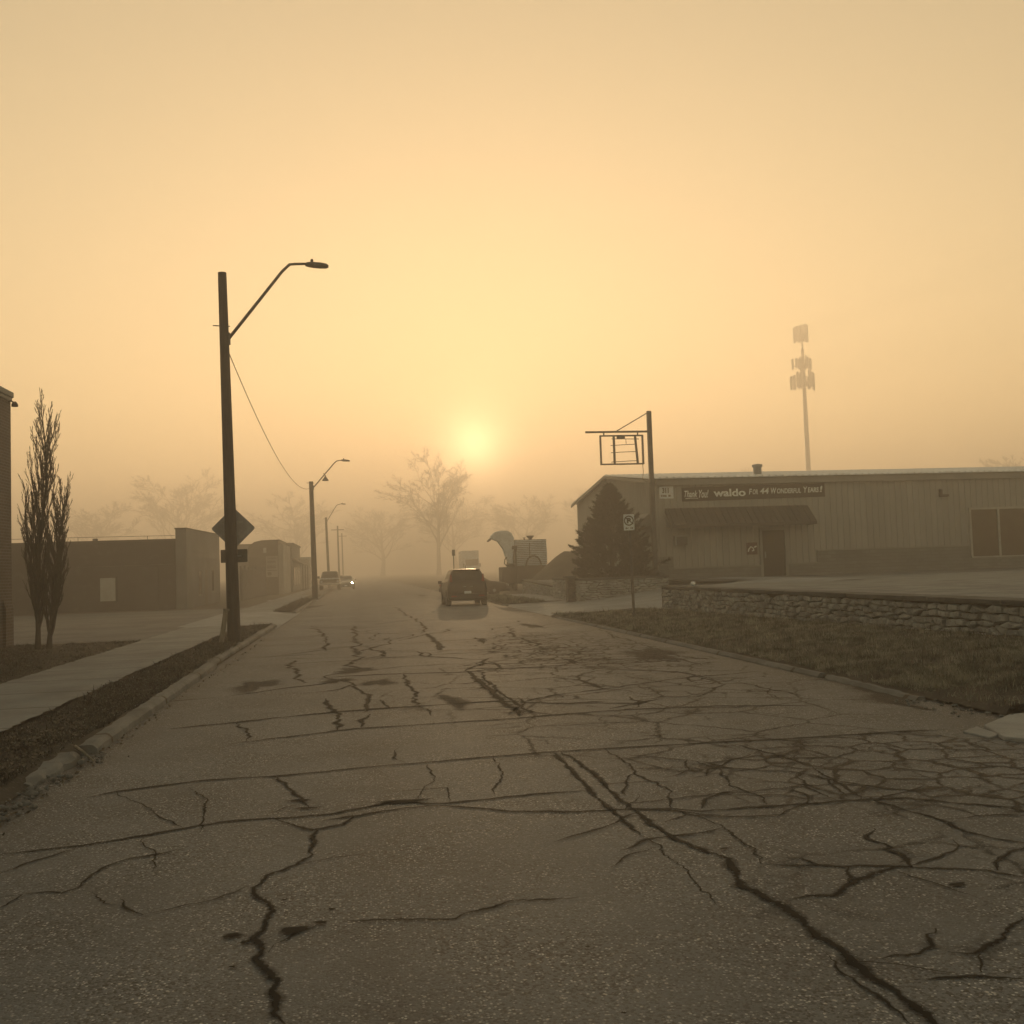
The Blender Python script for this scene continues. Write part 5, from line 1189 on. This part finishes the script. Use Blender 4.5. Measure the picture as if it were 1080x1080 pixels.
MB().lathe([(.06, 0), (.06, .1), (.09, .12), (.09, .16)], (11.85, Y1+.3, 3.64), 'z', 10).build('vent_cap', M['machine_dark'], t)
MB().box(10.95, 13.45, Y1-.1, Y1+4.4, .5, 1.715).build('chassis', M['machine_dark'], t, bevel=.04)
MB().tube([(12.15, Y1-.11, 2.4), (12.15, Y1-.11, 3.4)], .025, 6).build('latch_rod', M['machine_dark'], t)
for x in (11.2, 13.2):
    for y in (Y1+1.2, Y1+3.2): MB().lathe([(.25, -.12), (.43, -.12), (.45, -.08), (.45, .08), (.43, .12), (.25, .12)], (x, y, .45), 'x', 20).build('wheel', M['rubber'], t)
# soil heap
n = 46; V = []; Fc = []
cx0, cy0 = 14.4, 66.5
for j in range(n+1):
    for i in range(n+1):
        x = (i/n-.5)*7.4; y = (j/n-.5)*7.0; r = math.hypot(x/3.4, y/3.3); z = 2.62*max(0, 1-r**1.25)
        z = min(z, 2.05+.1*sn(x, y)); z += .07*sn(x*2.2, y*2.2)*(z > .05); V.append((cx0+x, cy0+y, .55+z))
for j in range(n):
    for i in range(n): a = j*(n+1)+i; Fc.append((a, a+1, a+n+2, a+n+1))
o = np_mesh('soil_heap', V, Fc, M['soil']); o.data.polygons.foreach_set('use_smooth', [True]*len(o.data.polygons)); tag(o, 'smooth dark soil heap between the slatted trailer and the evergreen', 'soil heap')

# ------------------------------------------------------------------ cell tower
TX, TY = 111.3, 240.0
t = thing('cell_tower', 'tall faint cell tower with two clusters of antennas rising behind the metal building', 'tower', (TX, TY, 0))
MB().tube([(0, 0, -.1), (0, 0, 24), (0, 0, 54)], [.8, .62, .4], 14).build('pole', M['galv'], t, smooth=True)
MB().tube([(0, 0, 53), (0, 0, 60.2)], .25, 10).build('mast', M['galv'], t)
rs = random.Random(2)
def ring(z, r, na, hgt, w, dz):
    mb = MB()
    for k in range(3):
        a0, a1 = 2*math.pi*k/3+.3, 2*math.pi*(k+1)/3+.3
        mb.tube([(r*math.cos(a0), r*math.sin(a0), z), (r*math.cos(a1), r*math.sin(a1), z)], .06, 6); mb.tube([(0, 0, z-.2), (r*math.cos(a0), r*math.sin(a0), z)], .07, 6); mb.tube([(0, 0, z-1.4), (r*.8*math.cos(a0), r*.8*math.sin(a0), z-.05)], .05, 6)
    mb.build('platform', M['galv'], t)
    for k in range(na):
        s = k/na*3; q = int(s); f_ = s-q; a0, a1 = 2*math.pi*q/3+.3, 2*math.pi*(q+1)/3+.3
        f_ = .1+.8*f_; x = r*(math.cos(a0)*(1-f_)+math.cos(a1)*f_)*1.04; y = r*(math.sin(a0)*(1-f_)+math.sin(a1)*f_)*1.04; hh = hgt*rs.uniform(.75, 1.1); zz = z+dz+rs.uniform(-.3, .3)
        mb = MB(); mb.obox((x, y, zz), (w, .14, hh/2), Matrix.Rotation((a0+a1)/2+math.pi/2, 3, 'Z')); mb.tube([(x, y, zz-hh/2-.3), (x, y, zz+hh/2+.3)], .05, 5); mb.build('antenna_panel', M['galv'], t, bevel=.02)
ring(57.8, 2.0, 9, 4.0, .4, .1); ring(46.5, 3.8, 14, 4.0, .38, -.5); ring(50.0, 2.9, 9, 2.8, .3, .3)
for k in range(7):
    a = k*.9; MB().box(.7*math.cos(a)-.28, .7*math.cos(a)+.28, .7*math.sin(a)-.2, .7*math.sin(a)+.2, 44.6+k*.75, 46+k*.75).build('radio_unit', M['galv'], t, bevel=.03)

# ------------------------------------------------------------------ far trees in the fog
FARP = dict(depth=4, kids=[13, 7, 6, 4], t0=.28, ang=[.72, .6, .65, .7], len=[.42, .5, .5, .5], cone=.3, rk=.55, seg=1.2, wob=.09, up=.03, rmin=.055, tap=.8)
def far_tree(label, loc, h, seed, P=FARP, r0=.5, frac=.62): return tree('bare_tree', label, loc, h, P, seed, M['bark_far'], 'bare trees lost in the fog', frac, r0)
T1 = far_tree('largest bare tree with open spreading crown under the sun', (26, 335, 0), 38, 21, r0=.6); T1.scale = (1.3, 1.2, 1.16)
T2 = far_tree('broad faint tree rising behind the long dark building', (-70, 420, 0), 34, 5, r0=.6); T2.scale = (2.1, 1.9, 1.42)
def tcopy(src, label, loc, s, rz):
    c = copy_tree(src); c.location = loc; c.scale = s; c.rotation_euler = (0, 0, rz); c['label'] = label
tcopy(T2, 'hazy tree mass just right of the sun above the chipper', (62, 400, 0), (2.0, 1.5, 1.0), 1.1)
tcopy(T1, 'low hazy tree mass directly above the maroon hatchback', (40, 420, 0), (1.7, 1.7, .92), 2.2)
tcopy(T2, 'faint tree mass left of the street end, above the oncoming car', (10, 430, 0), (1.7, 1.7, .98), 3.0)
tcopy(T1, 'fog-bound tree mass behind the evergreen and the sign frame', (98, 410, 0), (2.1, 1.6, .98), 4.0)
tcopy(T2, 'dim treetop above the right end of the metal roof', (202, 290, 0), (1.5, 1.5, 1.14), .6)
tcopy(T1, 'small dim tree poking over the metal roof near the roof vent', (126, 300, 0), (.8, .8, .86), 5.0)
tcopy(T1, 'faint tree mass between the first and second lamp poles', (-24, 410, 0), (1.8, 1.8, .95), .3)
tcopy(T2, 'far faint tree beside the broad one behind the dark building', (-100, 400, 0), (1.7, 1.7, 1.05), 2.0)

# ------------------------------------------------------------------ haze
m = bpy.data.materials.new('haze_volume'); m.use_nodes = True; nt = m.node_tree; nt.nodes.remove(nt.nodes['Principled BSDF'])
pv = nt.nodes.new('ShaderNodeVolumePrincipled'); pv.inputs['Density'].default_value = .0058; pv.inputs['Anisotropy'].default_value = .49; pv.inputs['Color'].default_value = (.995, .96, .92, 1)
pw = nt.nodes.new('ShaderNodeVolumePrincipled'); pw.inputs['Density'].default_value = .000028; pw.inputs['Anisotropy'].default_value = .969; pw.inputs['Color'].default_value = (.995, .96, .92, 1)
ad = nt.nodes.new('ShaderNodeAddShader'); nt.links.new(pv.outputs[0], ad.inputs[0]); nt.links.new(pw.outputs[0], ad.inputs[1])
nt.links.new(ad.outputs[0], nt.nodes['Material Output'].inputs['Volume'])
hz = MB().box(-950, 950, -300, 1450, -1.1, 63).build('haze', m); hz['kind'] = 'stuff'; hz['label'] = 'thick warm morning fog filling the whole street'; hz.display_type = 'WIRE'

# ------------------------------------------------------------------ sun and sky
d = Vector(ray(500, 470)).normalized(); el = math.asin(d.z); az = math.atan2(d.x, d.y)
Ld = bpy.data.lights.new('sun', 'SUN'); Ld.energy = 2.2; Ld.angle = rad(.5); Ld.color = (1, .66, .34)
Lo = bpy.data.objects.new('sun', Ld); COL.objects.link(Lo); Lo.rotation_euler = d.to_track_quat('Z', 'Y').to_euler(); Lo.location = d*300
w = bpy.data.worlds.new('World'); S.world = w; w.use_nodes = True; n = w.node_tree
sk = n.nodes.new('ShaderNodeTexSky'); sk.sky_type = 'NISHITA'; sk.sun_disc = False; sk.sun_elevation = el; sk.sun_rotation = az; sk.dust_density = .1; sk.air_density = 1
bg = n.nodes['Background']; bg.inputs[1].default_value = .15
mx = n.nodes.new('ShaderNodeMix'); mx.data_type = 'RGBA'; mx.blend_type = 'MULTIPLY'; mx.inputs[0].default_value = 1
n.links.new(sk.outputs[0], mx.inputs[6]); mx.inputs[7].default_value = (1, .555, .255, 1); n.links.new(mx.outputs[2], bg.inputs[0])

# ------------------------------------------------------------------ camera and render settings
cd = bpy.data.cameras.new('camera'); cd.sensor_width = 36; cd.lens = 36*F0/1080; cd.clip_start = .05; cd.clip_end = 6000
co_ = bpy.data.objects.new('camera', cd); COL.objects.link(co_); S.camera = co_
co_.matrix_world = Matrix(((RT[0], UP[0], -FW[0], 0), (RT[1], UP[1], -FW[1], 0), (RT[2], UP[2], -FW[2], H), (0, 0, 0, 1)))
S.view_settings.view_transform = 'Standard'; S.view_settings.look = 'None'; S.view_settings.exposure = 1.3; S.view_settings.gamma = 1
S.render.engine = 'CYCLES'
S.cycles.use_denoising = True; S.cycles.volume_bounces = 9; S.cycles.max_bounces = 14; S.cycles.transparent_max_bounces = 16; S.cycles.diffuse_bounces = 3; S.cycles.glossy_bounces = 3
S.cycles.sample_clamp_indirect = 6
